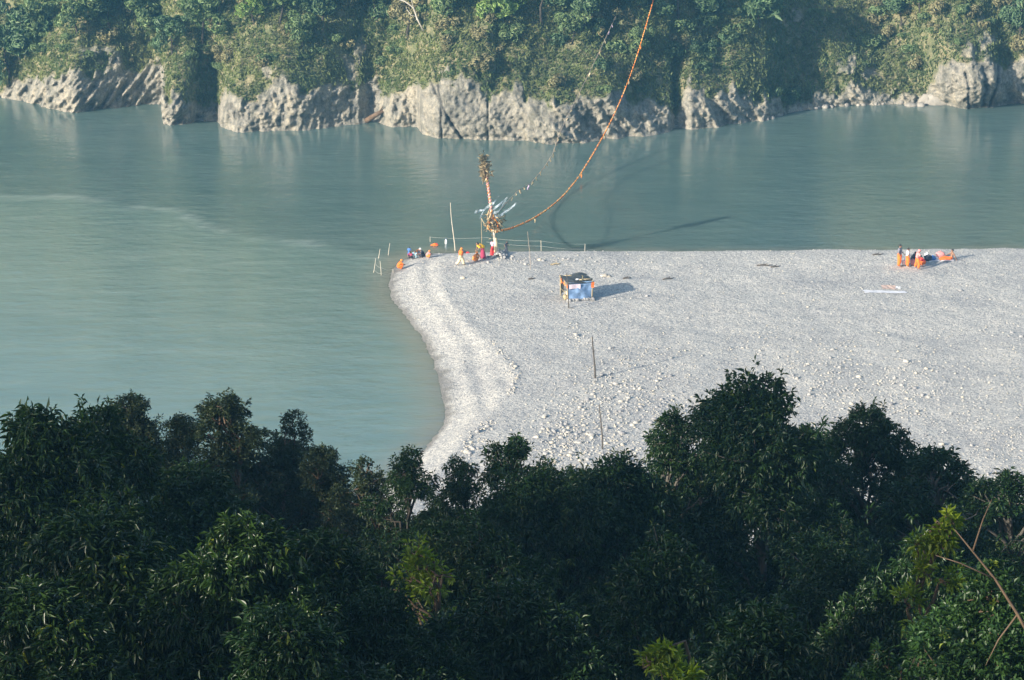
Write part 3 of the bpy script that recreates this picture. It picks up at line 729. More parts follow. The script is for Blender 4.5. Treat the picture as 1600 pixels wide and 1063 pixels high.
# every foreground tree: kind, label, top pixel, distance, width, depth, number of leaf masses, crown foot as a share of height, lobe size, seed, gap
FRONT = [
 ('mango', 'broad dark tree at the left edge with hanging narrow leaves', 60, 652, 66, 4.6, 4.0, 26, (0.9, 1.5), 3, 0.10),
 ('mango', 'rounded tree whose sunlit top carries a few yellow leaves', 150, 648, 70, 3.6, 4.0, 22, (0.8, 1.4), 4, 0.12),
 ('olive', 'slender olive-leaved tree rising just right of the rounded left tree', 208, 622, 96, 2.6, 2.6, 15, (0.45, 0.8), 5, 0.30),
 ('olive', 'thin-crowned olive tree with water showing through its leaves', 285, 652, 100, 2.6, 2.4, 13, (0.4, 0.75), 6, 0.42),
 ('olive', 'pointed olive-leaved tree, the tallest of the small-leaved trees', 345, 622, 97, 3.2, 3.0, 22, (0.5, 0.9), 7, 0.24),
 ('olive', 'grey-green pointed tree right of the tallest small-leaved tree', 455, 650, 99, 3.6, 3.0, 22, (0.5, 0.95), 8, 0.22),
 ('olive', 'low feathery tree at the right end of the small-leaved row', 508, 702, 97, 2.4, 2.6, 13, (0.4, 0.8), 9, 0.28),
 ('olive', 'leafy tree in front of the water beside the gravel shore', 572, 722, 92, 2.4, 2.6, 15, (0.45, 0.85), 10, 0.25),
 ('feather', 'dark tree with level feathery boughs against the pale gravel shore', 640, 706, 88, 2.2, 1.8, 13, (0.42, 0.7), 11, 0.25),
 ('feather', 'dark narrow tree standing between two pale gaps of gravel', 712, 722, 86, 1.9, 1.8, 14, (0.42, 0.75), 12, 0.2),
 ('deep', 'open-topped tree with loose separate leaves against the gravel', 800, 694, 84, 2.6, 2.4, 11, (0.4, 0.75), 13, 0.35),
 ('feather', 'bushy willow-leaved tree in the middle of the foreground', 850, 742, 78, 4.2, 3.6, 26, (0.7, 1.2), 14, 0.12),
 ('deep', 'dark round tree filling the centre right of the foreground', 955, 728, 80, 3.8, 3.6, 24, (0.7, 1.2), 15, 0.12),
 ('deep', 'small forked treetop left of the tallest tree', 1055, 655, 84, 2.6, 2.4, 14, (0.45, 0.85), 16, 0.25),
 ('deep', 'tallest foreground tree with a broad domed top before the gravel', 1190, 603, 82, 4.6, 4.0, 34, (0.6, 1.15), 17, 0.20),
 ('deep', 'dark spreading tree right of the tallest tree, gravel gleaming through', 1350, 644, 88, 4.4, 4.0, 26, (0.6, 1.1), 18, 0.30),
 ('deep', 'dark tree with a stepped flat top on the right', 1462, 710, 86, 3.4, 3.2, 18, (0.5, 0.95), 19, 0.28),
 ('deep', 'dark tree with a low ragged top at the right edge', 1570, 750, 84, 3.4, 3.4, 18, (0.5, 0.95), 20, 0.28),
 ('mango', 'tree with long drooping leaves in front of the dark left mass', 150, 812, 52, 3.4, 3.4, 22, (0.6, 1.0), 21, 0.10),
 ('mango', 'tree with shining drooping leaves in the lower left', 375, 818, 50, 2.8, 3.0, 20, (0.6, 1.0), 22, 0.10),
 ('mango', 'tree of drooping leaves beside the shining lower left tree', 500, 845, 56, 2.8, 2.8, 18, (0.55, 0.95), 23, 0.12),
 ('fresh', 'small bright yellow-green tree catching the sun in the lower middle', 650, 850, 60, 1.5, 1.3, 12, (0.28, 0.45), 24, 0.35),
 ('feather', 'willow-leaved tree behind the bright yellow-green tree', 735, 825, 64, 3.0, 3.0, 20, (0.6, 1.0), 25, 0.10),
 ('deep', 'dark lower tree in the bottom middle of the foreground', 790, 925, 54, 3.6, 3.2, 22, (0.7, 1.1), 26, 0.05),
 ('deep', 'dark lower tree left of the bottom middle', 600, 935, 52, 2.8, 2.8, 18, (0.6, 1.0), 27, 0.05),
 ('deep', 'shaded tree low down to the left under the tallest tree', 1040, 850, 62, 3.4, 3.2, 22, (0.6, 1.1), 28, 0.14),
 ('deep', 'shaded tree in the dark hollow below the spreading dark tree', 1300, 860, 66, 4.0, 3.6, 24, (0.6, 1.1), 29, 0.16),
 ('fresh', 'fresh green treetop poking up at the bottom right of centre', 1040, 1000, 46, 0.9, 1.0, 6, (0.2, 0.36), 30, 0.35),
 ('dense', 'dense bright green rounded tree in the lower right corner', 1555, 905, 46, 2.2, 2.2, 20, (0.4, 0.75), 31, 0.02),
 ('fresh', 'sapling with yellow-green leaves beside the dense corner tree', 1480, 800, 52, 1.3, 1.1, 6, (0.22, 0.38), 32, 0.42),
 ('dense', 'small shrubby treetop at the bottom left of the corner tree', 1375, 1010, 47, 1.2, 1.2, 7, (0.25, 0.45), 33, 0.2),
 ('mango', 'dark tree behind the drooping trees in the left shade', 300, 740, 74, 4.4, 3.6, 24, (0.8, 1.3), 34, 0.05),
 ('mango', 'lowest dark tree in the bottom left corner', 60, 920, 47, 3.0, 2.6, 18, (0.7, 1.1), 35, 0.06),
 ('deep', 'dark tree in the bottom left third below the drooping leaves', 430, 960, 46, 2.6, 2.4, 16, (0.6, 1.0), 36, 0.06),
 ('deep', 'dark tree under the stepped flat-topped tree', 1440, 850, 62, 3.0, 2.8, 18, (0.5, 0.95), 37, 0.22),
 ('deep', 'dark tree low in the frame between the two fresh green tops', 1200, 960, 50, 3.0, 2.8, 18, (0.6, 1.0), 38, 0.14),
]
FRONT_OBJ = []; PROTO = []
def build_front():
    for (kind, label, px, py, y, w, dep, n, r, seed, gap) in FRONT:
        p, g = ground_under(px, py, y)
        h = max(p[2] - g, 3.0)
        rng = np.random.default_rng(seed * 13)
        vis = 460 / FPX * y * 1.2 + 1.0                       # leafy depth of the crown below its top
        zlo = max(0.25, 1 - min(vis, 0.62 * h, w * (1.9 if w > 3.5 else 1.6)) / h)
        wide = 1.25 if seed in (16, 17, 18, 19, 20, 13, 14, 15) else 1.0
        W_ = w * wide
        key = next((k for k in PROTO if k['kind'] == kind and abs(math.log(W_ / k['w'])) < 0.30 and abs(math.log(h / k['h'])) < 0.30 and k['used'] < 4 and kind != 'fresh'), None)
        if key is None:
            lob = rand_lobes(rng, h, W_ * 1.45, dep * 1.3, int(n * 1.5 * wide), zlo, (r[0] * 1.1, r[1] * 1.12), 0.35 if kind == 'olive' else 0.15)
            key = dict(kind=kind, w=W_, h=h, used=0, me=make_tree(kind, lob, h, seed, (0.05 if kind == 'olive' else 0.08) + 0.02 * w, gap=gap))
            PROTO.append(key)
        key['used'] += 1; me = key['me']
        ks = W_ / key['w'] if key['used'] > 1 else 1.0; kz = h / key['h']
        name = {'mango': 'mango_tree', 'olive': 'small_leaved_tree', 'deep': 'broadleaf_tree', 'fresh': 'sapling', 'dense': 'broadleaf_tree', 'feather': 'willow_leaved_tree'}[kind]
        o = put_tree(me, name, label, (p[0], p[1], g), (key['used'] - 1) * 2.2, (ks, ks, kz), 'trees on the slope below the viewpoint')
        o['tall'] = float(h); FRONT_OBJ.append(o)
build_front()
# a second row farther down the slope, closing the gaps
BACK = [('dark tree half hidden behind the rounded left tree', 1, 110, 705, 92), ('dark tree half hidden behind the thin-crowned olive tree', 31, 250, 730, 104),
 ('dark tree half hidden below the tallest small-leaved tree', 31, 385, 735, 108), ('dark tree half hidden below the grey-green pointed tree', 12, 470, 765, 104),
 ('dark tree half hidden below the leafy tree by the water', 11, 545, 800, 100), ('dark tree half hidden below the level feathery boughs', 12, 655, 815, 96),
 ('dark tree half hidden below the open-topped tree', 11, 770, 790, 94), ('dark tree half hidden behind the willow-leaved middle tree', 12, 900, 775, 96),
 ('dark tree half hidden between the centre right tree and the tallest tree', 15, 1010, 765, 98), ('dark tree half hidden straight below the tallest tree', 12, 1110, 790, 96),
 ('dark tree half hidden in the hollow right of the tallest tree', 15, 1255, 790, 100), ('dark tree half hidden under the spreading dark tree', 12, 1390, 800, 98),
 ('dark tree half hidden under the stepped flat top', 15, 1500, 800, 98), ('dark tree half hidden at the right edge', 12, 1590, 820, 96),
 ('dark tree half hidden behind the drooping lower left trees', 0, 20, 740, 84),
 ('dark tree half hidden between the tallest tree and the spreading dark tree', 12, 1275, 690, 96), ('dark tree half hidden between the spreading tree and the stepped flat top', 15, 1425, 725, 98),
 ('dark tree half hidden left of the tallest tree under the forked treetop', 12, 1085, 720, 94), ('dark tree half hidden between the stepped flat top and the right edge', 11, 1525, 762, 96),
 ('dark tree half hidden between the middle tree and the centre right tree', 15, 905, 745, 92)]
def build_back():
    for q, (label, i, px, py, y) in enumerate(BACK):
        p, g = ground_under(px, py, y)
        src = FRONT_OBJ[i]; c = copy_tree(src)
        k = (p[2] - g) / src['tall']
        c.location = (p[0], p[1], g); c.rotation_euler = (0, 0, 1.3 + q * 2.1); c.scale = (src.scale[0] * max(k, 0.9),) * 2 + (src.scale[2] * k,)
        c['label'] = label
build_back()
def build_branch():
    b = thing('bare_branch', 'bare reddish brown branch slanting across the lower right corner', 'branch', at_d(1620, 1010, 44))
    o = np.array(b.location); P = lambda x, y: at_d(x, y, 44) - o
    MB().tube([P(1625, 1025), P(1590, 960), P(1555, 905), P(1520, 862), P(1492, 828)], [0.028, 0.024, 0.019, 0.014, 0.008], 7).build('stem', M['bark_brown'], b, True)
    for q in ([(1555, 905), (1500, 880), (1462, 868)], [(1520, 862), (1536, 812), (1550, 780)], [(1590, 960), (1560, 1000), (1540, 1040)]):
        MB().tube([P(*c) for c in q], [0.016, 0.011, 0.005], 5).build('side_branch', M['bark_brown'], b, True)
build_branch()

build_shade_thicket()

# ------------------------------------------------------------------ vegetation across the river
def far_plant_meshes():
    out = {}
    rng = np.random.default_rng(99)
    def crown(mat, lobes, L, W, dens, seed, droop=0.1):
        Vs, Fs, Ts, n0 = [], [], [], 0
        r = np.random.default_rng(seed)
        for (x, y, z, rx, rz) in lobes:
            m = int(dens * rx * (rx + rz) * 2)
            d = unit(r.normal(0, 1, (m, 3)) + np.array([0, -0.2, 0.3]))
            P = np.array([x, y, z]) + d * (r.uniform(0.45, 1, (m, 1)) ** 0.5) * np.array([rx, rx, rz])
            q = np.repeat(d, 4, 0); t_ = unit(np.cross(q, r.normal(0, 1, q.shape)) + np.array([0, 0, -droop]))
            V, F = leaves_np(np.repeat(P, 4, 0) - t_ * L * 0.4, t_, L * np.exp(r.normal(0, 0.25, len(q))), W * np.exp(r.normal(0, 0.2, len(q))), r, 0.3, q)
            Vs.append(V); Fs.append(F + n0); n0 += len(V)
            Ts.append(np.repeat(np.clip(r.normal(0.45, 0.25, len(V) // 4), 0, 1), 4))
        me = mesh_np('crown', np.vstack(Vs), [np.vstack(Fs)], {'tint': np.concatenate(Ts)}); me.materials.append(M[mat]); return me
    def stem(h, r):
        mb = MB(); k = rng.normal(0, 0.12, (5, 2)).cumsum(0); k[0] = 0
        mb.tube([(k[i, 0], k[i, 1], -0.4 + (h + 0.4) * i / 4) for i in range(5)], r * np.linspace(1.2, 0.3, 5), 5)
        me = mesh_np('trunk', np.vstack(mb.V), [np.vstack(mb.Q), np.vstack(mb.T)], None, True); me.materials.append(M['bark_dark']); return me
    for key, mat, n in (('green', 'lf_far1', 3), ('dark', 'lf_far2', 3), ('dry', 'lf_far3', 2), ('bright', 'lf_far4', 1)):
        for q in range(n):
            lob = [(rng.normal(0, 0.55), rng.normal(0, 0.4), rng.uniform(0.35, 1.1), rng.uniform(0.4, 0.75), rng.uniform(0.35, 0.6)) for _ in range(6)]
            out[key, 'bush', q] = (crown(mat, lob, 0.30, 0.15, 26, q + 5), stem(0.9, 0.05))
            lob = [(rng.normal(0, 0.8), rng.normal(0, 0.7), rng.uniform(1.5, 3.6), rng.uniform(0.5, 1.0), rng.uniform(0.45, 0.8)) for _ in range(9)]
            out[key, 'tree', q] = (crown(mat, lob, 0.34, 0.17, 24, q + 15, 0.25), stem(3.0, 0.11))
    lob = [(0.9 * math.cos(a), 0.9 * math.sin(a), 2.0 + 0.4 * (a % 2), 0.65, 0.5) for a in np.arange(0, 6.2, 0.8)]
    out['broad', 'tree', 0] = (crown('lf_far2', lob, 0.85, 0.32, 10, 77, 0.45), stem(2.0, 0.12))
    return out
FARP = far_plant_meshes()
def far_plant(key, label, px, py, scale, name, cat, group=None, rz=0.0):
    p = hill_px(px, py)
    o = thing(name, label, cat, (p[0], p[1] + 0.15, p[2] - 0.1), rz, group, scale)
    for nm, me in zip(('crown', 'trunk'), FARP[key]):
        c = obj(nm, me, None, o)
        if nm == 'crown': c['kind'] = 'stuff'
    return o
def build_far_veg():
    T = [('dark','tree',0, 8,150,2.3,'tall shaded tree at the far left edge overhanging the water'), ('dark','tree',1, 30,95,2.0,'dark tree above the shaded left water edge'), ('green','tree',0, 62,70,1.5,'green tree on the far bank above the first pale rocks'),
     ('green','tree',1, 120,60,1.5,'rounded green tree above the left dipping rock beds'), ('dark','tree',2, 175,45,1.6,'dark tree high above the left dipping rock beds'), ('green','tree',2, 225,62,1.4,'green tree left of the first shaded gully'),
     ('dark','tree',0, 265,95,1.4,'dark tree in the first shaded gully'), ('green','tree',0, 318,70,1.6,'green tree crowning the small rock spur'), ('bright','tree',0, 395,42,1.3,'bright yellow-green tree above the fluted rocks'),
     ('green','tree',1, 440,40,1.5,'green tree right of the bright yellow-green tree'), ('dark','tree',1, 500,45,1.6,'dark tree above the fluted rocks'), ('green','tree',2, 470,75,1.1,'low green tree close over the fluted rocks'),
     ('dark','tree',2, 585,50,1.4,'dark tree right of the bare earth scar'), ('dry','tree',0, 640,60,1.5,'dry brownish tree above the smooth buttress'), ('green','tree',0, 700,45,1.5,'green tree above the cracked smooth buttress'),
     ('bright','tree',0, 790,52,1.6,'bright large-leaved tree hanging at the top of the buttress'), ('dark','tree',0, 850,40,1.8,'dark tree at the left side of the deep shade'), ('dark','tree',1, 910,45,1.9,'dark tree in the middle of the deep shade'),
     ('dark','tree',2, 975,30,1.7,'dark tree at the right side of the deep shade'), ('green','tree',1, 895,70,1.0,'light green bush-like tree on the edge of the deep shade'), ('dark','tree',0, 1060,30,1.7,'dark tree high on the shaded right hollow'),
     ('dark','tree',1, 1120,40,1.6,'dark tree above the shaded hollow'), ('broad','tree',0, 1190,52,1.6,'blue-green tree with broad drooping fronds'), ('dark','tree',2, 1410,40,1.4,'dark tree in the narrow gully beside the right cliff'),
     ('green','tree',2, 1440,20,1.3,'green tree at the top of the right cliff'), ('dark','tree',1, 1590,60,1.5,'dark tree at the far right edge of the cliff top'), ('green','tree',0, 1000,90,0.9,'green small tree on the sunlit ridge behind the garland')]
    for (k, t, q, px, py, s, lab) in T:
        far_plant((k, t, q), lab, px, py, s * 0.92, 'hillside_tree', 'tree', 'trees on the far hillside', RNG.uniform(0, 6.28))
    zones = [(60, 620, -5, 110, 46, ('green', 'dry', 'green', 'dry')), (620, 830, 0, 150, 20, ('green', 'dry', 'dry')), (830, 1060, 0, 150, 24, ('green', 'dark', 'dry')), (1060, 1200, 0, 130, 18, ('dark', 'green', 'dark')), (1200, 1440, 0, 130, 16, ('green', 'dry', 'green')), (1420, 1610, 0, 80, 22, ('green', 'dry', 'dry')), (1210, 1300, 150, 166, 10, ('green', 'dark'))]
    lab = {'green': 'green rounded bush', 'dark': 'dark green bush', 'dry': 'dry brownish bush'}
    places = [(275, 'above the left dipping rock beds'), (345, 'on the small rock spur'), (590, 'above the fluted rocks'), (660, 'above the gap with the drift log'), (830, 'above the smooth cracked buttress'), (980, 'in the deep shade behind the garland'), (1060, 'on the ridge right of the garland'), (1200, 'in the shaded hollow right of the garland'), (1440, 'on the grassy slope left of the right cliff'), (2000, 'on top of the right cliff')]
    for (x0, x1, y0, y1, n, ks) in zones:
        c = 0
        for _ in range(n * 8):
            px, py = RNG.uniform(x0, x1), RNG.uniform(y0, y1)
            p = hill_px(px, py)
            _, _, rk = hill_at(np.array(p[0]), np.array(p[2]))
            if rk > 0.35 or p[2] < 0.3: continue
            k = ks[RNG.integers(len(ks))]; q = RNG.integers(2)
            pl = next(t for lim, t in places if px < lim) if py < 150 else 'at the water under the shaded hollow'
            far_plant((k, 'bush', int(q)), lab[k] + ' ' + pl, px, py, RNG.uniform(0.55, 1.25), 'hillside_bush', 'bush', lab[k] + 'es ' + pl, RNG.uniform(0, 6.28))
            c += 1
            if c >= n: break
    # grass and low scrub: uncountable
    n = 120000
    x = RNG.uniform(-64, 64, n); z = RNG.uniform(0.4, 15.5, n)
    P, Nn, rk = hill_at(x, z)
    ok = (rk < RNG.uniform(0.1, 0.75, n)) & (fbm(P[:, 0] * 0.5, P[:, 2] * 0.5, 4.0, 3) > -0.55)
    P, Nn = P[ok][:62000], Nn[ok][:62000]; m = len(P)
    D = unit(Nn * 0.5 + np.array([0, -0.2, 0.75]) + RNG.normal(0, 0.35, (m, 3)))
    dry = fbm(P[:, 0] * 0.25, P[:, 2] * 0.25, 12.0, 3)
    V, F = leaves_np(P, D, RNG.uniform(0.22, 0.6, m), RNG.uniform(0.05, 0.12, m), RNG, 0.5, Nn)
    tint = np.repeat(np.clip(0.38 + 0.5 * dry + RNG.normal(0, 0.07, m), 0, 1), 4)
    o = obj('hillside_grass', mesh_np('hillside_grass', V, [F], {'tint': tint}), M['grass'])
    tag(o, 'green and straw coloured grass and scrub covering the far slope', 'grass', None, 'stuff')
    # bleached bare branch leaning out of the trees
    p = hill_px(662, 48)
    b = thing('dead_tree', 'bleached bare branching dead tree on the far hillside', 'tree', tuple(p))
    Q = lambda x, y: at_d(x, y, p[1] - 0.6) - p
    MB().tube([Q(662, 48), Q(652, 30), Q(646, 12), Q(632, 2), Q(612, -4)], [0.11, 0.1, 0.08, 0.07, 0.04], 6).build('trunk', M['bark_white'], b, True)
    MB().tube([Q(650, 26), Q(642, 24), Q(634, 12)], [0.06, 0.04, 0.02], 5).build('side_branch', M['bark_white'], b, True)
    MB().tube([Q(646, 12), Q(642, -4), Q(640, -20)], [0.06, 0.05, 0.03], 5).build('side_branch', M['bark_white'], b, True)
build_far_veg()

def build_far_rocks():
    def rock(name, label, px, py, size, seed, rz=0.0, squash=None, z=0.0, group=None):
        p = at(px, py, z)
        W = ICO2_V.copy()
        V = []; 
        for v in W: V.append(v)
        V = np.array(V); q = 0.25 * fbm(V[:, 0] * 0.9 + seed, V[:, 1] * 0.9, V[:, 2] * 0.9, 3)
        V = V * (1 + q)[:, None] * np.asarray(size)
        o = obj(name, mesh_np(name, V, [ICO2_F], None, False), M['boulder'])
        o.location = (p[0], p[1], p[2]); o.rotation_euler = (0.0, 0.0, rz)
        tag(o, label, 'rock', group)
        sub = o.modifiers.new('round', 'SUBSURF'); sub.levels = 2; sub.render_levels = 2
        return o
    rock('boulder', 'large smooth sloping grey slab at the water under the right cliff', 1462, 160, (2.3, 2.0, 1.5), 3.0, 0.2)
    rock('boulder', 'small dark boulder in the water before the sloping grey slab', 1438, 166, (0.55, 0.5, 0.5), 5.0)
    rock('boulder', 'low flat tongue of grey rock left of the sloping slab', 1424, 165, (0.9, 0.8, 0.35), 6.0)
    rock('boulder', 'rounded pale boulder at the foot of the shaded right hollow', 1210, 181, (0.75, 0.7, 0.6), 8.0)
    r = np.random.default_rng(5)
    for k in range(34):
        px = r.uniform(1196, 1410); py = np.interp(px, [p[0] for p in FAR], [p[1] for p in FAR]) + r.uniform(-2.5, 2.0)
        s = r.uniform(0.18, 0.5)
        rock('shore_rock', 'grey rock among the rubble along the far right shore', px, py, (s * 1.2, s, s * 0.9), k * 2.3, r.uniform(0, 6), None, 0.05, 'rubble rocks on the far right shore')
    a, b = at(572, 188, 0.2), at(604, 170, 1.6)
    lg = thing('drift_log', 'pale drift log jammed in the gap between the grey rocks', 'log', tuple(a))
    MB().tube([(0, -0.5, 0), tuple((b - a) * 0.5 + [0, -0.6, 0.1]), tuple(b - a + [0, -0.4, 0])], [0.3, 0.27, 0.2], 8).build('stem', M['bark_brown'], lg, True)
    MB().tube([tuple((b - a) * 0.6 + [0, -0.6, 0.1]), tuple((b - a) * 0.75 + [0.2, -0.8, 0.7])], [0.1, 0.05], 5).build('stub', M['bark_brown'], lg, True)
build_far_rocks()

# ------------------------------------------------------------------ cloth, poles, rope
M.update(
    orange=simple('cloth_orange', (0.80, 0.17, 0.02), 0.9, 0.2, 9), saffron=simple('cloth_saffron', (0.78, 0.26, 0.05), 0.9, 0.2, 9), yellow=simple('cloth_yellow', (0.82, 0.48, 0.02), 0.9, 0.15, 9),
    red=simple('cloth_red', (0.62, 0.03, 0.03), 0.9, 0.2, 9), maroon=simple('cloth_maroon', (0.30, 0.03, 0.08), 0.9, 0.2, 9), pink=simple('cloth_pink', (0.68, 0.28, 0.27), 0.9, 0.2, 9), lilac=simple('cloth_lilac', (0.42, 0.32, 0.45), 0.9, 0.2, 9),
    white=simple('cloth_white', (0.74, 0.74, 0.74), 0.9, 0.1, 9), cream=simple('cloth_cream', (0.66, 0.55, 0.36), 0.9, 0.15, 9), dark=simple('cloth_dark', (0.035, 0.04, 0.06), 0.9, 0.25, 9), grey=simple('cloth_grey_check', (0.16, 0.16, 0.20), 0.9, 0.5, 40),
    blue=simple('cloth_blue', (0.06, 0.16, 0.42), 0.9, 0.2, 9), sky=simple('cloth_pale_blue', (0.36, 0.55, 0.66), 0.9, 0.15, 9), skin=simple('skin', (0.26, 0.14, 0.085), 0.6, 0.1, 20), hair=simple('hair_black', (0.015, 0.013, 0.012), 0.6, 0.2, 30),
    bamboo=simple('bamboo_dry', (0.34, 0.28, 0.17), 0.7, 0.25, 6), stick=simple('stick_grey', (0.075, 0.062, 0.05), 0.9, 0.3, 6), palewood=simple('pole_pale', (0.50, 0.46, 0.38), 0.8, 0.2, 6), rope=simple('rope_pale', (0.30, 0.32, 0.30), 0.9, 0.2, 20),
    tarp=simple('tarp_black', (0.05, 0.055, 0.055), 0.6, 0.5, 3), bluesheet=simple('plastic_blue', (0.16, 0.26, 0.44), 0.45, 0.35, 2.5, 0.5), float=simple('float_white', (0.75, 0.76, 0.76), 0.4, 0.05, 5), straw=simple('straw', (0.40, 0.32, 0.19), 0.9, 0.35, 8),
    strawdark=simple('straw_dark', (0.20, 0.175, 0.10), 0.9, 0.35, 8), wire=simple('wire_grey', (0.32, 0.26, 0.20), 0.7, 0.2, 8), sack=simple('sack_grey', (0.30, 0.31, 0.30), 0.9, 0.3, 5))
def marigold():
    m, nt, b, N, L = nodes('marigold')
    g = N('NewGeometry'); n = N('TexNoise', i_Scale=2.2, i_Detail=3.0); L(g.outputs['Position'], n.inputs['Vector'])
    r = ramp(N, [(0.3, (0.52, 0.10, 0.02)), (0.48, (0.74, 0.24, 0.03)), (0.6, (0.74, 0.40, 0.12)), (0.72, (0.46, 0.34, 0.14))]); L(n.outputs[0], r.inputs[0])
    L(r.outputs[0], b.inputs['Base Color']); b.inputs['Roughness'].default_value = 0.9
    return m
M['marigold'] = marigold()
def thin_plastic():
    m, nt, b, N, L = nodes('clear_plastic')
    b.inputs['Base Color'].default_value = (0.62, 0.74, 0.86, 1); b.inputs['Roughness'].default_value = 0.3
    g = N('NewGeometry'); n = N('TexNoise', i_Scale=2.0, i_Detail=4.0); L(g.outputs['Position'], n.inputs['Vector'])
    r = N('MapRange', i_1=0.35, i_2=0.68, i_3=0.0, i_4=0.5); L(n.outputs[0], r.inputs[0]); L(r.outputs[0], b.inputs['Alpha'])
    return m
M['clear'] = thin_plastic()

def stand_pole(name, label, px, py, top, r, mat, extra=None, cat='pole', group=None):
    "a stick set in the ground at one pixel whose top shows at another"
    p = on_bar(px, py) if name != 'net_post' else at(px, py)
    o = thing(name, label, cat, tuple(p), 0, group)
    t = at_d(top[0], top[1], p[1] + 0.05) - p
    n = max(6, int(np.linalg.norm(t) / 0.35)); k = np.linspace(0, 1, n)
    rng = np.random.default_rng(int(px))
    pts = np.array([0, 0, -0.35])[None] * (1 - k)[:, None] + t[None] * k[:, None] + np.stack([0.035 * np.sin(k * 5 + px), 0.03 * np.sin(k * 4), 0 * k], -1) * np.linalg.norm(t) * 0.3
    rad = r * (1 - 0.45 * k) * (1 + 0.12 * (np.arange(n) % 2))
    MB().tube(pts, rad, 6).build('shaft', mat, o, True)
    return o, p, t

def build_poles():
    o, p, t = stand_pole('bamboo_pole', 'tall thin pale bamboo pole left of the garlanded pole', 711, 392, (704, 317), 0.055, M['palewood'])
    stand_pole('bamboo_pole', 'thin grey pole on the bar right of the stone heap', 829, 421, (825, 362), 0.03, M['wire'])
    o, p, t = stand_pole('wooden_post', 'dark crooked post standing in the middle of the gravel bar', 930, 591, (926, 526), 0.085, M['stick'])
    MB().tube([t * 0.62, t * 0.66 + [0.14, 0, 0.10]], [0.03, 0.015], 5).build('side_stub', M['stick'], o)
    o, p, t = stand_pole('wooden_post', 'dark thin post nearest the trees on the gravel bar', 942, 702, (937, 632), 0.065, M['stick'])
    MB().tube([t * 0.45, t * 0.49 + [-0.10, 0, 0.10]], [0.025, 0.012], 5).build('side_stub', M['stick'], o)
    o, p, t = stand_pole('wooden_post', 'tall bent stick leaning in front of the hut', 890, 482, (885, 427), 0.06, M['stick'])
    MB().tube([(0, 0, 0.02), (0.2, -0.02, 0.02), (0.42, 0.02, 0.03)], [0.03, 0.025, 0.012], 5).build('root', M['stick'], o)
build_poles()

def build_net_fence():
    g = 'posts of the net in the shallows'
    spec = [(583, 426, 587, 404, 'short leaning net post farthest from the shore'), (590, 404, 594, 389, 'tall leaning net post left of the orange wrapped figure'), (606, 399, 609, 380, 'faint net post standing in deeper water'), (596, 430, 594, 408, 'net post in the water near the bar tip'), (614, 428, 614, 420, 'short net post touching the bar tip')]
    W = {}
    for (px, py, tx, ty, lab) in spec:
        o, p, t = stand_pole('net_post', lab, px, py, (tx, ty), 0.035, M['palewood'], None, 'post', g); W[px] = (p, t)
    def line(lab, pts, sag=0.15, r=0.013, mat='rope'):
        pts = [np.asarray(q, float) for q in pts]; out = []
        for a, b in zip(pts[:-1], pts[1:]):
            for k in np.linspace(0, 1, 8)[:-1]: out.append(a + (b - a) * k - np.array([0, 0, sag * math.sin(k * math.pi)]))
        out.append(pts[-1])
        o = MB().tube(out, r, 4).build('net_rope', M[mat]); tag(o, lab, 'rope')
    a, b, c = W[583], W[596], W[614]
    line('upper net rope strung between the posts at the bar tip', [a[0] + a[1] * 0.7, b[0] + b[1] * 0.55, c[0] + c[1] * 0.9])
    line('lower net rope close above the water at the bar tip', [a[0] + a[1] * 0.25, b[0] + b[1] * 0.12, c[0] + c[1] * 0.3])
    # the long rope behind the bar
    W2 = []
    for (px, py, tx, ty, lab) in [(914, 395, 914, 381, 'pale net post at the right end of the long rope'), (846, 392, 845, 376, 'white net post in the middle of the long rope'), (672, 378, 672, 370, 'net post at the left end of the long rope')]:
        o, p, t = stand_pole('net_post', lab, px, py, (tx, ty), 0.04, M['palewood'], None, 'post', 'posts of the long rope behind the bar'); W2.append((p, t))
    q = at(760, 384)
    line('upper strand of the long rope stretched over the water', [W2[0][0] + W2[0][1] * 0.95, W2[1][0] + W2[1][1] * 0.95, q + [0, 0, 0.75], W2[2][0] + W2[2][1] * 0.9], 0.1)
    line('lower strand of the long rope stretched over the water', [W2[0][0] + W2[0][1] * 0.4, W2[1][0] + W2[1][1] * 0.45, q + [0, 0, 0.35]], 0.1)
    # floats
    p = at(697, 381)
    f = thing('float', 'upright white plastic bottle float on the long rope', 'float', tuple(p))
    MB().tube([(0, 0, -0.1), (0, 0, 0.02), (0, 0, 0.30), (0, 0, 0.38), (0, 0, 0.42)], [0.09, 0.11, 0.11, 0.06, 0.04], 9).build('bottle', M['float'], f, True)
    MB().tube([(0, 0, 0.42), (0, 0, 0.47)], 0.05, 8).build('cap', M['blue'], f, True)
    p = at(679, 384)
    b = thing('floating_cloth', 'orange cloth bundle floating in the water beside the bar', 'cloth', tuple(p))
    MB().sheet(lambda u, v: (0.75 * (u - 0.5) * (0.7 + 0.3 * np.sin(v * 3)), 0.5 * (v - 0.5), 0.03 + 0.20 * np.sin(np.pi * u) * np.sin(np.pi * v) + 0.03 * np.sin(u * 14)), 12, 8).build('cloth', M['orange'], b, True)
    MB().tube([(0.1, 0, 0.1), (0.22, 0.02, 0.16), (0.3, 0, 0.06)], [0.08, 0.09, 0.03], 7).build('knot', M['red'], b, True)
build_net_fence()

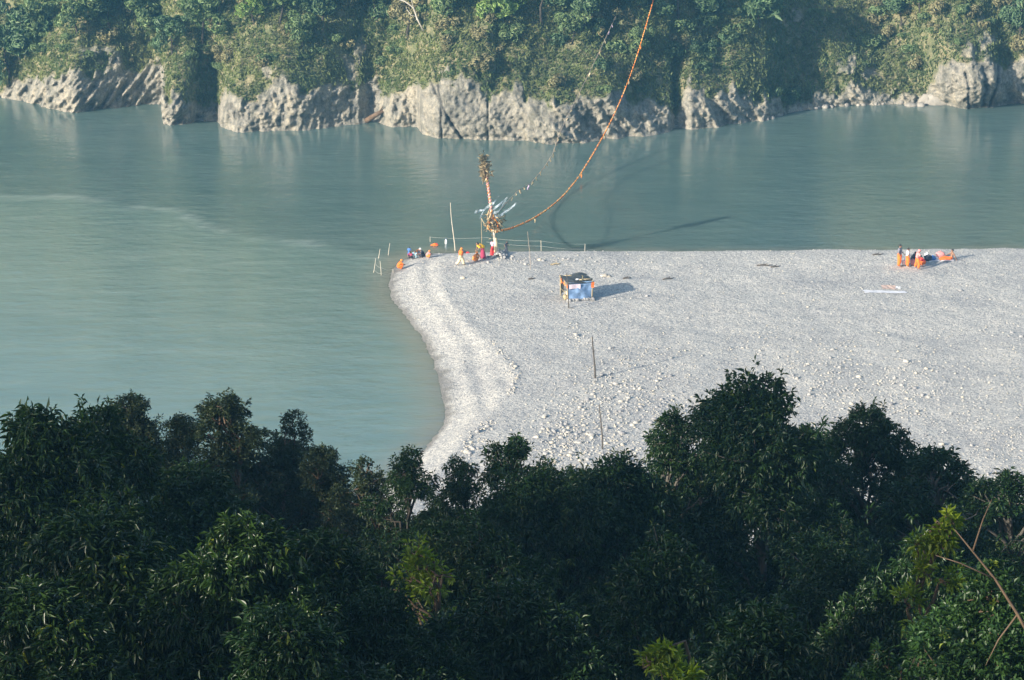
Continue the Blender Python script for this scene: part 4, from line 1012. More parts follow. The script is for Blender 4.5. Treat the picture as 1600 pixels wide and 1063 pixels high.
def build_garland_pole():
    p = on_bar(776, 399)
    o = thing('garland_pole', 'tall leaning ceremonial pole hung with garlands and topped with a straw tuft', 'pole', tuple(p))
    Q = lambda x, y, dy=0.0: at_d(x, y, p[1] + dy) - p
    ax = [(776, 401), (774, 385), (772, 366), (769, 345), (766, 318), (763, 295), (760, 275), (757, 255)]
    shaft = MB().tube([Q(*c) for c in ax], [0.13, 0.12, 0.10, 0.09, 0.08, 0.07, 0.055, 0.04], 8).build('shaft', M['palewood'], o, True)
    MB().tube([Q(776, 397), Q(775, 390), Q(774.5, 380), Q(774, 372)], [0.22, 0.21, 0.17, 0.12], 9).build('cloth_wrap', M['cream'], shaft, True)
    # pink and orange ribbon wound round the shaft
    k = np.linspace(0, 1, 150)
    cx = np.interp(k, np.linspace(0, 1, 5), [769, 766, 763, 760, 757.5]); cy = np.interp(k, np.linspace(0, 1, 5), [345, 318, 295, 275, 258])
    c = np.array([Q(a, b) for a, b in zip(cx, cy)])
    w = np.stack([np.cos(k * 60), np.sin(k * 60), 0 * k], -1) * 0.11
    MB().tube(c + w, 0.045, 5).build('ribbon', M['pink'], shaft, True)
    MB().tube(c - w * 0.95, 0.04, 5).build('ribbon', M['marigold'], shaft, True)
    def tuft(center, n, rx, rz, L, mat, name, seed, droop=0.2):
        r = np.random.default_rng(seed)
        P = center + r.normal(0, 1, (n, 3)) * np.array([rx, rx, rz]) * 0.5
        V, F = leaves_np(P, unit(r.normal(0, 0.6, (n, 3)) + np.array([0, 0, 0.5 - droop])), r.uniform(0.5, 1.2, n) * L, np.full(n, 0.055), r, 0.4)
        tag(obj(name, mesh_np(name, V, [F]), M[mat], o), kind='stuff')
    tuft(Q(757.5, 262), 170, 0.32, 0.9, 0.55, 'straw', 'straw_tuft', 1)
    tuft(Q(755, 248), 90, 0.30, 0.45, 0.4, 'strawdark', 'straw_tuft', 2)
    tuft(Q(758, 272), 60, 0.18, 0.6, 0.5, 'straw', 'straw_tuft', 3, 0.9)
    # garland bundle
    r = np.random.default_rng(8)
    for j in range(11):
        a = r.uniform(0, 6.28); R = r.uniform(0.15, 0.75)
        top = Q(769 + r.normal(0, 2), 338 + r.uniform(-10, 8)); n = 9
        s = np.linspace(0, 1, n)[:, None]
        e = Q(771 + r.uniform(-9, 14), 362 + r.uniform(-6, 3))
        pts = top * (1 - s) + e * s + np.sin(s * math.pi) * np.array([math.cos(a) * R, math.sin(a) * R, -0.15])
        MB().tube(pts, 0.055 + 0.03 * (np.arange(n) % 2), 6).build('garland_loop', M['marigold' if j % 3 else 'straw'], o, True)
    tuft(Q(768, 350), 160, 0.55, 0.9, 0.4, 'straw', 'straw_bundle', 5, 0.6)
    tuft(Q(780, 348), 90, 0.55, 0.55, 0.35, 'strawdark', 'straw_bundle', 6, 0.5)
    MB().tube([Q(752, 341, 0.1), Q(758, 352, 0.05), Q(766, 361), Q(771, 364)], [0.03, 0.05, 0.06, 0.05], 6).build('bracket', M['bamboo'], o, True)
    MB().tube([Q(753, 398, 0.3), Q(752.5, 370, 0.2), Q(752, 341, 0.1)], [0.03, 0.028, 0.022], 6).build('prop_stick', M['bamboo'], o, True)
    # torn plastic sheeting streaming from the pole
    for j, pts in enumerate(([(766, 322), (757, 327), (752, 336), (751, 343)], [(766, 321), (772, 316), (779, 308)], [(768, 330), (776, 322), (786, 315), (793, 309)], [(769, 334), (779, 330), (786, 320), (790, 314)], [(772, 338), (782, 336), (796, 328), (805, 319)], [(757, 328), (749, 330), (742, 331)], [(770, 344), (778, 344), (784, 338), (788, 330)])):
        c = np.array([Q(a, b, 0.15 * j - 0.4) for a, b in pts])
        wd = (0.34, 0.2, 0.42, 0.4, 0.26, 0.2, 0.36)[j]
        def f(u, v, c=c, wd=wd, j=j):
            k = u * (len(c) - 1)
            X, Y, Z = [np.interp(k, np.arange(len(c)), c[:, q]) for q in range(3)]
            ww = wd * (0.55 + 0.45 * np.sin(3.1 * u + j)) * (v - 0.5) * 2
            return X + ww * 0.5, Y + 0.18 * np.sin(u * 7 + j) + 0.3 * ww, Z + ww * 0.85 + 0.08 * np.sin(v * 9 + u * 8)
        MB().sheet(f, 18, 7).build('plastic_streamer', M['clear'], o, True)
    # heap of stones at its foot
    r = np.random.default_rng(21)
    for q in range(46):
        px, py = 780 + r.normal(0, 10), 400 + r.normal(0, 2.4)
        if abs(px - 780) > 22: continue
        s = r.uniform(0.09, 0.22); b = on_bar(px, py)
        V = ICO_V * (1 + r.normal(0, 0.14, (12, 1))) * np.array([1.25, 1.0, 0.75]) * s
        e = obj('stone', mesh_np('stone', V, [ICO_F], {'tint': np.full(12, r.uniform(0.05, 0.55))}), M['stone'], bar)
        e.location = (b[0], b[1], b[2] + s * 0.3 + max(0, 0.30 - 0.03 * abs(px - 780))); e.rotation_euler = (r.uniform(0, 1), 0, r.uniform(0, 6))
    # the long marigold garland to the far hillside
    px = [776, 800, 830, 855, 880, 903, 925, 942, 957, 972, 985, 996, 1006, 1014, 1021, 1031, 1040]
    py = [362, 357, 344, 328, 307, 279, 244, 214, 185, 152, 118, 86, 52, 25, 0, -42, -90]
    px += [1052, 1066, 1082, 1100]; py += [-150, -220, -300, -390]
    ref = hill_px(1021, 0)[1] - 3.0
    S = np.linspace(0, 1, 900)
    kx = np.interp(S, np.linspace(0, 1, len(px)), px); ky = np.interp(S, np.linspace(0, 1, len(py)), py)
    kk = np.exp(-(np.arange(-30, 31) / 15.0) ** 2); kk /= kk.sum()
    kx = np.convolve(np.pad(kx, 30, mode='reflect', reflect_type='odd'), kk, 'valid'); ky = np.convolve(np.pad(ky, 30, mode='reflect', reflect_type='odd'), kk, 'valid')
    yy = p[1] + (ref - p[1]) * np.maximum(kx - kx[0], 0) / (1021 - kx[0])
    P = np.array([at_d(a, b, c) for a, b, c in zip(kx, ky, yy)])
    hit = [i for i, q in enumerate(P) if i > 640 and q[1] > hill_at(np.array(q[0]), np.array(q[2]))[0][1] + 0.3]
    P = P[:hit[0] + 1] if hit else P
    S = S[:len(P)]
    r = np.random.default_rng(3)
    g = thing('marigold_garland', 'long orange marigold garland sweeping up from the pole to the far hillside', 'garland', tuple(P[0]))
    rad = np.where(np.sin(np.arange(len(P)) * 1.15 + 2 * np.sin(np.arange(len(P)) * 0.21)) > -0.25, 0.088 - 0.038 * S, 0.022) * (1 + 0.2 * r.normal(0, 1, len(P)).clip(-1, 1.6))
    MB().tube(P - P[0], rad, 7).build('flower_rope', M['marigold'], g, True)
    for i in (100, 235, 320, 440, 515, 560, 640, 700):
        a = P[i] - P[0]
        MB().tube([a, a + [0.05, 0, -0.25], a + [0.02, 0, -0.5]], [0.07, 0.09, 0.03], 6).build('tassel', M['marigold' if i % 4 else 'straw'], g, True)
    # second, thinner line with scraps of cloth
    px = [770, 790, 810, 830, 850, 864, 872, 885, 900, 918, 935, 950, 962, 975, 990]; py = [342, 318, 298, 286, 262, 240, 215, 186, 155, 120, 84, 52, 26, -6, -50]
    ref2 = hill_px(960, 30)[1] - 2.5
    px += [1004, 1020, 1040]; py += [-95, -150, -220]
    S = np.linspace(0, 1, 160); kx = np.interp(S, np.linspace(0, 1, len(px)), px); ky = np.interp(S, np.linspace(0, 1, len(py)), py)
    yy = p[1] + (ref2 - p[1]) * (kx - kx[0]) / (960 - kx[0])
    P2 = np.array([at_d(a, b, c) for a, b, c in zip(kx, ky, yy)])
    hit = [i for i, q in enumerate(P2) if i > 125 and q[1] > hill_at(np.array(q[0]), np.array(q[2]))[0][1] + 0.3]
    P2 = P2[:hit[0] + 1] if hit else P2
    g2 = thing('prayer_line', 'thin line with fluttering scraps of cloth rising behind the garland', 'rope', tuple(P2[0]))
    MB().tube(P2 - P2[0], 0.034, 5).build('line', M['wire'], g2, True)
    i = 0
    for i in list(range(14, 60, 3)) + [66, 70, 78, 86, 95, 100, 104, 108, 112, 118, 124]:
        a = P2[i] - P2[0]; h = r.uniform(0.2, 0.5); w = r.uniform(0.06, 0.14); ph = r.uniform(0, 6)
        MB().sheet(lambda u, v: (a[0] + w * (u - 0.5) + 0.05 * np.sin(v * 5 + ph), a[1] + 0.06 * np.sin(u * 6 + v * 3), a[2] - h * v), 4, 6).build('cloth_scrap', M[('straw', 'cream', 'straw', 'strawdark', 'lilac')[int(r.integers(5))]], g2, True)
build_garland_pole()

def build_hut():
    f0 = on_bar(887, 470); rz = math.radians(15)
    h = thing('hut', 'small makeshift hut with black sheet roof and blue plastic front', 'hut', tuple(f0), rz)
    W, D, Hf, Hb = 2.12, 2.1, 1.52, 1.62
    for (x, y, z, lean) in ((0, 0, Hf, 0.0), (W, 0, Hf, 0.02), (0, D, Hb, -0.03), (W, D, Hb, 0.02)):
        MB().tube([(x, y, -0.3), (x + lean, y, z * 0.5), (x + lean * 2, y, z + 0.10)], [0.06, 0.055, 0.045], 7).build('post', M['bamboo'], h, True)
    MB().tube([(-0.15, 0.04, Hf), (W * 0.5, 0.02, Hf - 0.05), (W + 0.15, 0.04, Hf)], 0.04, 6).build('beam', M['bamboo'], h, True)
    MB().tube([(-0.15, D, Hb), (W + 0.15, D, Hb)], 0.04, 6).build('beam', M['bamboo'], h, True)
    for x in (0.0, W): MB().tube([(x, -0.15, Hf + 0.03), (x, D + 0.15, Hb + 0.04)], 0.035, 6).build('rafter', M['bamboo'], h, True)
    MB().tube([(0, 0.05, 0.5), (0, D - 0.05, 0.55)], 0.03, 6).build('side_rail', M['bamboo'], h, True)
    def roof(u, v):
        x = -0.12 + (W + 0.2) * u; y = -0.22 + (D + 0.4) * v
        z = Hf + 0.09 + (Hb - Hf) * v + 0.10 * np.sin(u * 6.5) * np.sin(v * 5) + 0.07 * perlin(u * 5, v * 5, 3.3) - 0.12 * sstep(0.12, 0.0, v) - 0.05 * np.sin(u * 3.1) * np.sin(v * 3.1)
        return x, y, z
    rs = MB().sheet(roof, 26, 22).build('roof_sheet', M['tarp'], h, True)
    def front(u, v):
        x = 0.02 + (W - 0.02) * u; z = 0.16 + (Hf - 0.10) * v - 0.08 * np.sin(u * 3.1) * (1 - v)
        y = -0.07 - 0.06 * perlin(u * 4, v * 3, 1.0) - 0.05 * np.sin(u * 9 + v * 6) - 0.10 * (1 - v) * np.sin(u * 4)
        return x, y, z
    fs = MB().sheet(front, 34, 22).build('front_sheet', M['bluesheet'], h, True)
    def side(u, v):
        return W + 0.06 + 0.04 * np.sin(u * 6 + v * 4), 0.0 + D * u, 0.12 + (Hf - 0.05) * v + 0.02 * np.sin(u * 8)
    MB().sheet(side, 18, 14).build('side_sheet', M['bluesheet'], h, True)
    def back(u, v):
        return W * u, D + 0.05 + 0.04 * np.sin(u * 8), 0.15 + (Hb - 0.12) * v
    MB().sheet(back, 16, 12).build('back_sheet', M['sack'], h, True)
    # banner with lines of lettering too faint to read
    m, nt, b, N, L = nodes('banner_print')
    tc = N('TexCoord'); w = N('TexWave', i_Scale=1.6, i_Distortion=0.6, i_Detail=2.0); w.bands_direction = 'Z'
    mp = N('Mapping'); mp.inputs['Scale'].default_value = (1, 1, 3.2); L(tc.outputs['Object'], mp.inputs[0]); L(mp.outputs[0], w.inputs[0])
    r = ramp(N, [(0.0, (0.62, 0.66, 0.74)), (0.72, (0.62, 0.64, 0.72)), (0.9, (0.60, 0.22, 0.25))]); L(w.outputs[0], r.inputs[0]); L(r.outputs[0], b.inputs['Base Color'])
    MB().sheet(lambda u, v: (0.06 + 1.0 * u, -0.17 - 0.025 * np.sin(u * 7) - 0.02 * v, 1.02 + 0.40 * v + 0.02 * np.sin(u * 4)), 10, 6).build('banner', m, fs, True)
    for (x, y, z, w_, hh, mt) in ((-0.08, -0.10, 1.05, 0.26, 0.42, 'orange'), (W + 0.02, -0.14, 1.02, 0.26, 0.5, 'orange'), (-0.12, 0.6, 1.15, 0.3, 0.36, 'saffron'), (-0.10, 1.6, 1.1, 0.26, 0.42, 'orange'), (-0.06, 0.15, 0.42, 0.16, 0.5, 'cream')):
        MB().sheet(lambda u, v: (x + 0.05 * np.sin(v * 5 + u * 3), y + w_ * (u - 0.5) + 0.0 * v, z + hh * v - 0.05 * np.sin(u * 5)) if x < 0 else (x + w_ * (u - 0.5), y + 0.05 * np.sin(v * 5), z + hh * v), 6, 6).build('cloth_strip', M[mt], h, True)
    MB().sheet(lambda u, v: (0.75 + 0.34 * u, 0.10 + 0.2 * v, Hf + 0.17 + 0.05 * np.sin(u * 3) + 0.05 * v), 5, 4).build('roof_patch', M['white'], rs, True)
    MB().tube([(1.2, -0.1, Hf + 0.22), (1.5, 0.5, Hf + 0.32), (1.62, 1.3, Hf + 0.26)], [0.05, 0.07, 0.04], 6).build('roof_branch', M['strawdark'], rs, True)
    MB().tube([(1.0, 0.0, Hf + 0.22), (1.9, 0.12, Hf + 0.20), (W + 0.1, 0.2, Hf + 0.2)], [0.05, 0.06, 0.04], 6).build('roof_branch', M['bamboo'], rs, True)
    r = np.random.default_rng(4)
    for q in range(13):
        s = r.uniform(0.12, 0.2)
        e = obj('foot_stone', mesh_np('foot_stone', ICO_V * (1 + r.normal(0, 0.12, (12, 1))) * np.array([1.4, 0.9, 0.8]) * s, [ICO_F], {'tint': np.full(12, r.uniform(0.0, 0.4))}), M['stone'], h)
        e.location = (0.05 + W * q / 12, -0.16 + r.normal(0, 0.05), s * 0.4); e.rotation_euler = (0, 0, r.uniform(0, 6))
    MB().tube([(-0.1, 0.1, 0.1), (-0.12, 0.35, 0.30), (-0.1, 0.6, 0.1)], [0.16, 0.2, 0.14], 8).build('grain_sack', M['straw'], h, True)
build_hut()

def build_cloths():
    def lie(o):
        for v in o.data.vertices: v.co.z = v.co.z * 0.45 + float(bar_h(o.location.x + v.co.x, o.location.y + v.co.y)) - o.location.z
    p = on_bar(1382, 457)
    o = MB().sheet(lambda u, v: (3.6 * (u - 0.5) + 0.1 * np.sin(v * 4), 0.85 * (v - 0.5) + 0.10 * np.sin(u * 5), 0.10 + 0.03 * np.sin(u * 21) * np.sin(v * 7) + 0.03 * perlin(u * 12, v * 5, 1.0) + 0 * u), 40, 14).build('white_cloth', simple('cloth_washed', (0.64, 0.65, 0.68), 0.9, 0.08, 6), None, True)
    o.location = tuple(p); lie(o); tag(o, 'long white cloth spread out to dry on the gravel', 'cloth')
    p = on_bar(1389, 450)
    o = MB().sheet(lambda u, v: (1.2 * (u - 0.5), 1.3 * (v - 0.5) + 0.1 * np.sin(u * 4), 0.08 + 0.03 * np.sin(u * 15 + v * 6) + 0 * u), 18, 12).build('pink_cloth', simple('cloth_faded', (0.55, 0.40, 0.33), 0.9, 0.15, 8), None, True)
    o.location = tuple(p); lie(o); tag(o, 'faded pinkish cloth lying behind the long white cloth', 'cloth')
    p = on_bar(1403, 450)
    o = MB().sheet(lambda u, v: (0.5 * (u - 0.5), 0.7 * (v - 0.5), 0.07 + 0.05 * np.sin(u * 8 + v * 5)), 8, 8).build('white_rag', M['white'], None, True)
    o.location = tuple(p); lie(o); tag(o, 'small white rag beside the faded pinkish cloth', 'cloth')
    p = on_bar(1470, 406)
    o = MB().sheet(lambda u, v: (2.2 * (u - 0.5), 1.6 * (v - 0.5) + 0.2 * u, 0.08 + 0.04 * np.sin(u * 12 + v * 3) + 0 * u), 20, 10).build('blanket', M['white'], None, True)
    o.location = tuple(p); lie(o); tag(o, 'pale blanket spread under the seated bather on the right', 'blanket')
    def bag(name, label, px, py, s, mat, cat='bag'):
        p = on_bar(px, py)
        o = thing(name, label, cat, tuple(p))
        sx, sy, sz = s
        th = np.linspace(0, 2 * math.pi, 15); ph = np.linspace(0, math.pi, 9)
        def f(u, v):
            a, b = u * 2 * math.pi, v * math.pi
            k = 1 + 0.16 * np.sin(a * 3 + v * 5) + 0.10 * np.sin(a * 2 + v * 9)
            return sx / 2 * np.sin(b) ** 0.7 * np.cos(a) * k, sy / 2 * np.sin(b) ** 0.7 * np.sin(a) * k, sz / 2 - sz / 2 * np.cos(b)
        MB().sheet(f, 16, 9).build('bundle', M[mat], o, True)
        MB().tube([(-sx * 0.12, 0, sz * 0.96), (0, 0, sz * 1.14), (sx * 0.14, 0, sz * 0.95)], [0.03, 0.04, 0.03], 5).build('knot', M[mat], o, True)
    bag('cloth_bundle', 'white bundle lying between the standing orange-trousered bathers', 1412, 415, (0.45, 0.4, 0.5), 'white')
    bag('cloth_bundle', 'pink and white bundle behind the wide-legged bather', 1426, 415, (0.5, 0.45, 0.55), 'pink')
    bag('cloth_bundle', 'dark blue bag behind the crouching red-shirted bather', 1450, 408, (0.8, 0.5, 0.55), 'dark')
    bag('cloth_bundle', 'bright blue bag right of the dark blue bag', 1457, 407, (0.6, 0.5, 0.42), 'blue')
    bag('cloth_bundle', 'white cap-like bundle on top of the row of bags', 1448, 404, (0.45, 0.4, 0.5), 'white')
    bag('cloth_bundle', 'large pink bundle beside the seated bather', 1469, 402, (0.85, 0.6, 0.5), 'pink')
    bag('cloth_bundle', 'small dark bundle beside the standing orange-shawled figure', 725, 394, (0.42, 0.3, 0.22), 'dark')
    bag('cloth_bundle', 'small red bundle beside the standing orange-shawled figure', 731, 395, (0.36, 0.3, 0.16), 'red')
    r = np.random.default_rng(14)
    for k, (px, py, L, lab) in enumerate(((869, 414, 1.0, 'straw coloured driftwood left of the hut, behind the thin grey pole'), (1195, 416, 1.4, 'dark driftwood near the middle of the far edge of the bar'), (1212, 418, 0.9, 'short dark drift stick right of the longer driftwood'), (1045, 437, 1.1, 'thin drift sticks on the gravel right of the hut shadow'), (1372, 399, 1.0, 'dark drift sticks left of the right-hand group'), (980, 436, 0.7, 'bent dark stick on the gravel above the hut shadow'), (831, 437, 0.6, 'dark stick at the foot of the thin grey pole'))):
        p = on_bar(px, py); t = thing('driftwood', lab, 'driftwood', tuple(p), r.uniform(-0.4, 0.4))
        MB().tube([(-L / 2, 0, 0.05), (-L * 0.1, 0.08, 0.10), (L * 0.2, -0.03, 0.09), (L / 2, 0.06, 0.12)], [0.06, 0.07, 0.05, 0.02], 6).build('stem', M['stick' if k else 'straw'], t, True)
        MB().tube([(-L * 0.05, 0.06, 0.10), (L * 0.12, 0.2, 0.2), (L * 0.2, 0.25, 0.22)], [0.035, 0.025, 0.01], 5).build('twig', M['stick' if k else 'straw'], t, True)
    for (px, py, s, lab, tint) in ((946, 432, 0.22, 'dark rounded stone on the gravel above the hut shadow', 0.0), (952, 433, 0.15, 'small dark stone touching the dark rounded stone', 0.0), (941, 432, 0.14, 'pale stone touching the dark rounded stone', 0.95)):
        e = obj('cobble', mesh_np('cobble', ICO2_V * (1 + 0.2 * perlin(ICO2_V[:, 0] + px, ICO2_V[:, 1], ICO2_V[:, 2]))[:, None] * np.array([1.2, 1, 0.75]) * s, [ICO2_F], {'tint': np.full(42, tint)}, True), M['boulder' if tint == 0 else 'stone'])
        e.location = tuple(on_bar(px, py) + [0, 0, s * 0.4]); tag(e, lab, 'stone')
build_cloths()

# ------------------------------------------------------------------ people
POSES = {
 'stand': dict(pel=(0,0,.90), wst=(0,.0,1.06), chs=(0,0,1.26), nck=(0,-.01,1.42), hd=(0,-.03,1.54), shl=(-.17,0,1.36), shr=(.17,0,1.36), ell=(-.23,.02,1.10), elr=(.24,-.03,1.10), wrl=(-.22,-.10,.87), wrr=(.20,-.20,.96),
               hpl=(-.09,0,.86), hpr=(.09,0,.86), knl=(-.11,-.03,.47), knr=(.11,.01,.47), anl=(-.12,.03,.08), anr=(.12,.04,.08), tol=(-.14,-.15,.03), tor=(.14,-.14,.03)),
 'wide': dict(pel=(0,0,.86), wst=(0,.0,1.02), chs=(0,-.06,1.22), nck=(0,-.10,1.37), hd=(0,-.15,1.48), shl=(-.17,-.05,1.31), shr=(.17,-.05,1.31), ell=(-.26,-.12,1.08), elr=(.27,-.14,1.08), wrl=(-.12,-.30,1.0), wrr=(.12,-.32,.98),
               hpl=(-.10,0,.82), hpr=(.10,0,.82), knl=(-.20,-.08,.45), knr=(.20,-.02,.45), anl=(-.26,.0,.08), anr=(.28,.08,.08), tol=(-.31,-.17,.03), tor=(.33,-.10,.03)),
 'bend': dict(pel=(0,.05,.88), wst=(0,-.05,1.02), chs=(0,-.22,1.15), nck=(0,-.36,1.24), hd=(0,-.46,1.30), shl=(-.17,-.28,1.22), shr=(.17,-.28,1.22), ell=(-.20,-.38,.96), elr=(.20,-.40,.96), wrl=(-.12,-.52,.76), wrr=(.12,-.52,.78),
               hpl=(-.09,.05,.84), hpr=(.09,.05,.84), knl=(-.11,-.02,.46), knr=(.11,-.02,.46), anl=(-.12,.03,.08), anr=(.12,.05,.08), tol=(-.14,-.15,.03), tor=(.14,-.13,.03)),
 'walk': dict(pel=(0,0,.88), wst=(0,-.02,1.04), chs=(0,-.04,1.25), nck=(0,-.06,1.41), hd=(0,-.09,1.53), shl=(-.17,-.04,1.35), shr=(.17,-.04,1.35), ell=(-.24,.10,1.12), elr=(.24,-.14,1.12), wrl=(-.22,.12,.88), wrr=(.20,-.34,1.0),
               hpl=(-.09,0,.85), hpr=(.09,0,.85), knl=(-.11,-.16,.48), knr=(.11,.06,.46), anl=(-.11,-.22,.09), anr=(.11,.30,.12), tol=(-.12,-.40,.05), tor=(.12,.16,.03)),
 'squat': dict(pel=(0,.16,.26), wst=(0,.10,.40), chs=(0,-.04,.60), nck=(0,-.12,.74), hd=(0,-.17,.86), shl=(-.17,-.07,.70), shr=(.17,-.07,.70), ell=(-.25,-.24,.52), elr=(.25,-.24,.52), wrl=(-.12,-.40,.44), wrr=(.12,-.40,.46),
               hpl=(-.10,.14,.25), hpr=(.10,.14,.25), knl=(-.17,-.24,.46), knr=(.17,-.24,.46), anl=(-.14,.02,.08), anr=(.14,.02,.08), tol=(-.16,-.15,.03), tor=(.16,-.15,.03)),
 'sit': dict(pel=(0,.10,.12), wst=(0,.10,.27), chs=(0,.04,.48), nck=(0,-.01,.63), hd=(0,-.04,.75), shl=(-.17,.03,.57), shr=(.17,.03,.57), ell=(-.25,-.08,.33), elr=(.25,-.08,.33), wrl=(-.10,-.26,.26), wrr=(.12,-.26,.24),
               hpl=(-.11,.06,.12), hpr=(.11,.06,.12), knl=(-.34,-.22,.16), knr=(.34,-.22,.16), anl=(.06,-.34,.08), anr=(-.08,-.28,.08), tol=(.18,-.36,.06), tor=(-.20,-.32,.06)),
 'recline': dict(pel=(0,.10,.12), wst=(0,.14,.27), chs=(0,.18,.48), nck=(0,.18,.63), hd=(0,.16,.75), shl=(-.17,.20,.57), shr=(.17,.20,.57), ell=(-.25,.0,.40), elr=(.25,.30,.30), wrl=(-.16,-.22,.34), wrr=(.24,.40,.06),
               hpl=(-.10,.04,.12), hpr=(.10,.04,.12), knl=(-.13,-.36,.22), knr=(.13,-.38,.14), anl=(-.12,-.76,.08), anr=(.14,-.80,.08), tol=(-.12,-.84,.2), tor=(.16,-.88,.2)),
}
RAD = dict(pel=.115, wst=.10, chs=.125, nck=.05, hd=.05, shl=.062, shr=.062, ell=.042, elr=.042, wrl=.030, wrr=.030, hpl=.09, hpr=.09, knl=.058, knr=.058, anl=.038, anr=.038, tol=.030, tor=.030)
EDGES = [('pel','wst'),('wst','chs'),('chs','nck'),('nck','hd'),('chs','shl'),('chs','shr'),('shl','ell'),('shr','elr'),('ell','wrl'),('elr','wrr'),('pel','hpl'),('pel','hpr'),('hpl','knl'),('hpr','knr'),('knl','anl'),('knr','anr'),('anl','tol'),('anr','tor')]
SKIN = []
def skin_obj(name, J, edges, rad, mat, parent, root):
    ks = [k for k in J if any(k in e for e in edges)]
    me = bpy.data.meshes.new(name)
    me.from_pydata([J[k] for k in ks], [(ks.index(a), ks.index(b)) for a, b in edges], [])
    o = obj(name, me, mat, parent)
    o.modifiers.new('skin', 'SKIN'); 
    sv = me.skin_vertices[0].data
    for i, k in enumerate(ks):
        r = rad[k]; sv[i].radius = (r, r) if np.isscalar(r) else r
        sv[i].use_root = (k == root)
    ss = o.modifiers.new('smooth', 'SUBSURF'); ss.levels = 1; ss.render_levels = 1
    SKIN.append(o); return o
def head_np(c, yaw=0.0):
    nu, nv = 14, 10
    u, v = np.meshgrid(np.arange(nu) * 2 * math.pi / nu, np.linspace(0.12, math.pi - 0.12, nv), indexing='ij')
    x, y, z = np.sin(v) * np.sin(u), -np.sin(v) * np.cos(u), np.cos(v)
    fr = np.clip(-y, 0, 1)
    jaw = 1 - 0.25 * sstep(0.1, -1.0, z)
    rr = 1 + 0.30 * np.exp(-((x / 0.22) ** 2 + ((z + 0.12) / 0.18) ** 2)) * (fr > 0.4) - 0.09 * np.exp(-(((np.abs(x) - 0.38) / 0.2) ** 2 + ((z - 0.08) / 0.14) ** 2)) * (fr > 0.3) + 0.06 * np.exp(-((x / 0.3) ** 2 + ((z + 0.5) / 0.1) ** 2)) * (fr > 0.3)
    V = np.stack([x * 0.075 * jaw, y * 0.092 * rr, z * 0.115], -1).reshape(-1, 3)
    i, j = np.meshgrid(np.arange(nu), np.arange(nv - 1), indexing='ij'); k = (i + 1) % nu
    Q = np.stack([i * nv + j, i * nv + j + 1, k * nv + j + 1, k * nv + j], -1).reshape(-1, 4)
    mb = MB().add(V, Q)
    mb.add([[0, 0, 0.114], [0, 0, -0.114]], None, None)
    for s in (-1, 1): mb.tube([(s * 0.074, 0.0, 0.025), (s * 0.088, 0.012, 0.0), (s * 0.074, 0.004, -0.03)], [0.008, 0.018, 0.010], 5)
    return [w + np.asarray(c) for w in mb.V], mb
def hand_np(mb, w, e, side):
    d = unit(np.asarray(w) - np.asarray(e)); s = unit(np.cross(d, [0, 0, 1.0]) + 1e-4); n = np.cross(s, d)
    w = np.asarray(w)
    mb.tube([w, w + d * 0.045, w + d * 0.085], [0.026, 0.040, 0.034], 6, 0.45)
    for k, L in enumerate((0.062, 0.072, 0.068, 0.052)):
        b = w + d * 0.08 + s * (k - 1.5) * 0.017
        mb.tube([b, b + d * L * 0.55 - n * 0.006, b + d * L * 0.9 - n * 0.022], [0.0085, 0.008, 0.006], 5)
    b = w + d * 0.03 + s * side * 0.03
    mb.tube([b, b + d * 0.03 + s * side * 0.022, b + d * 0.056 + s * side * 0.026 - n * 0.012], [0.011, 0.010, 0.007], 5)

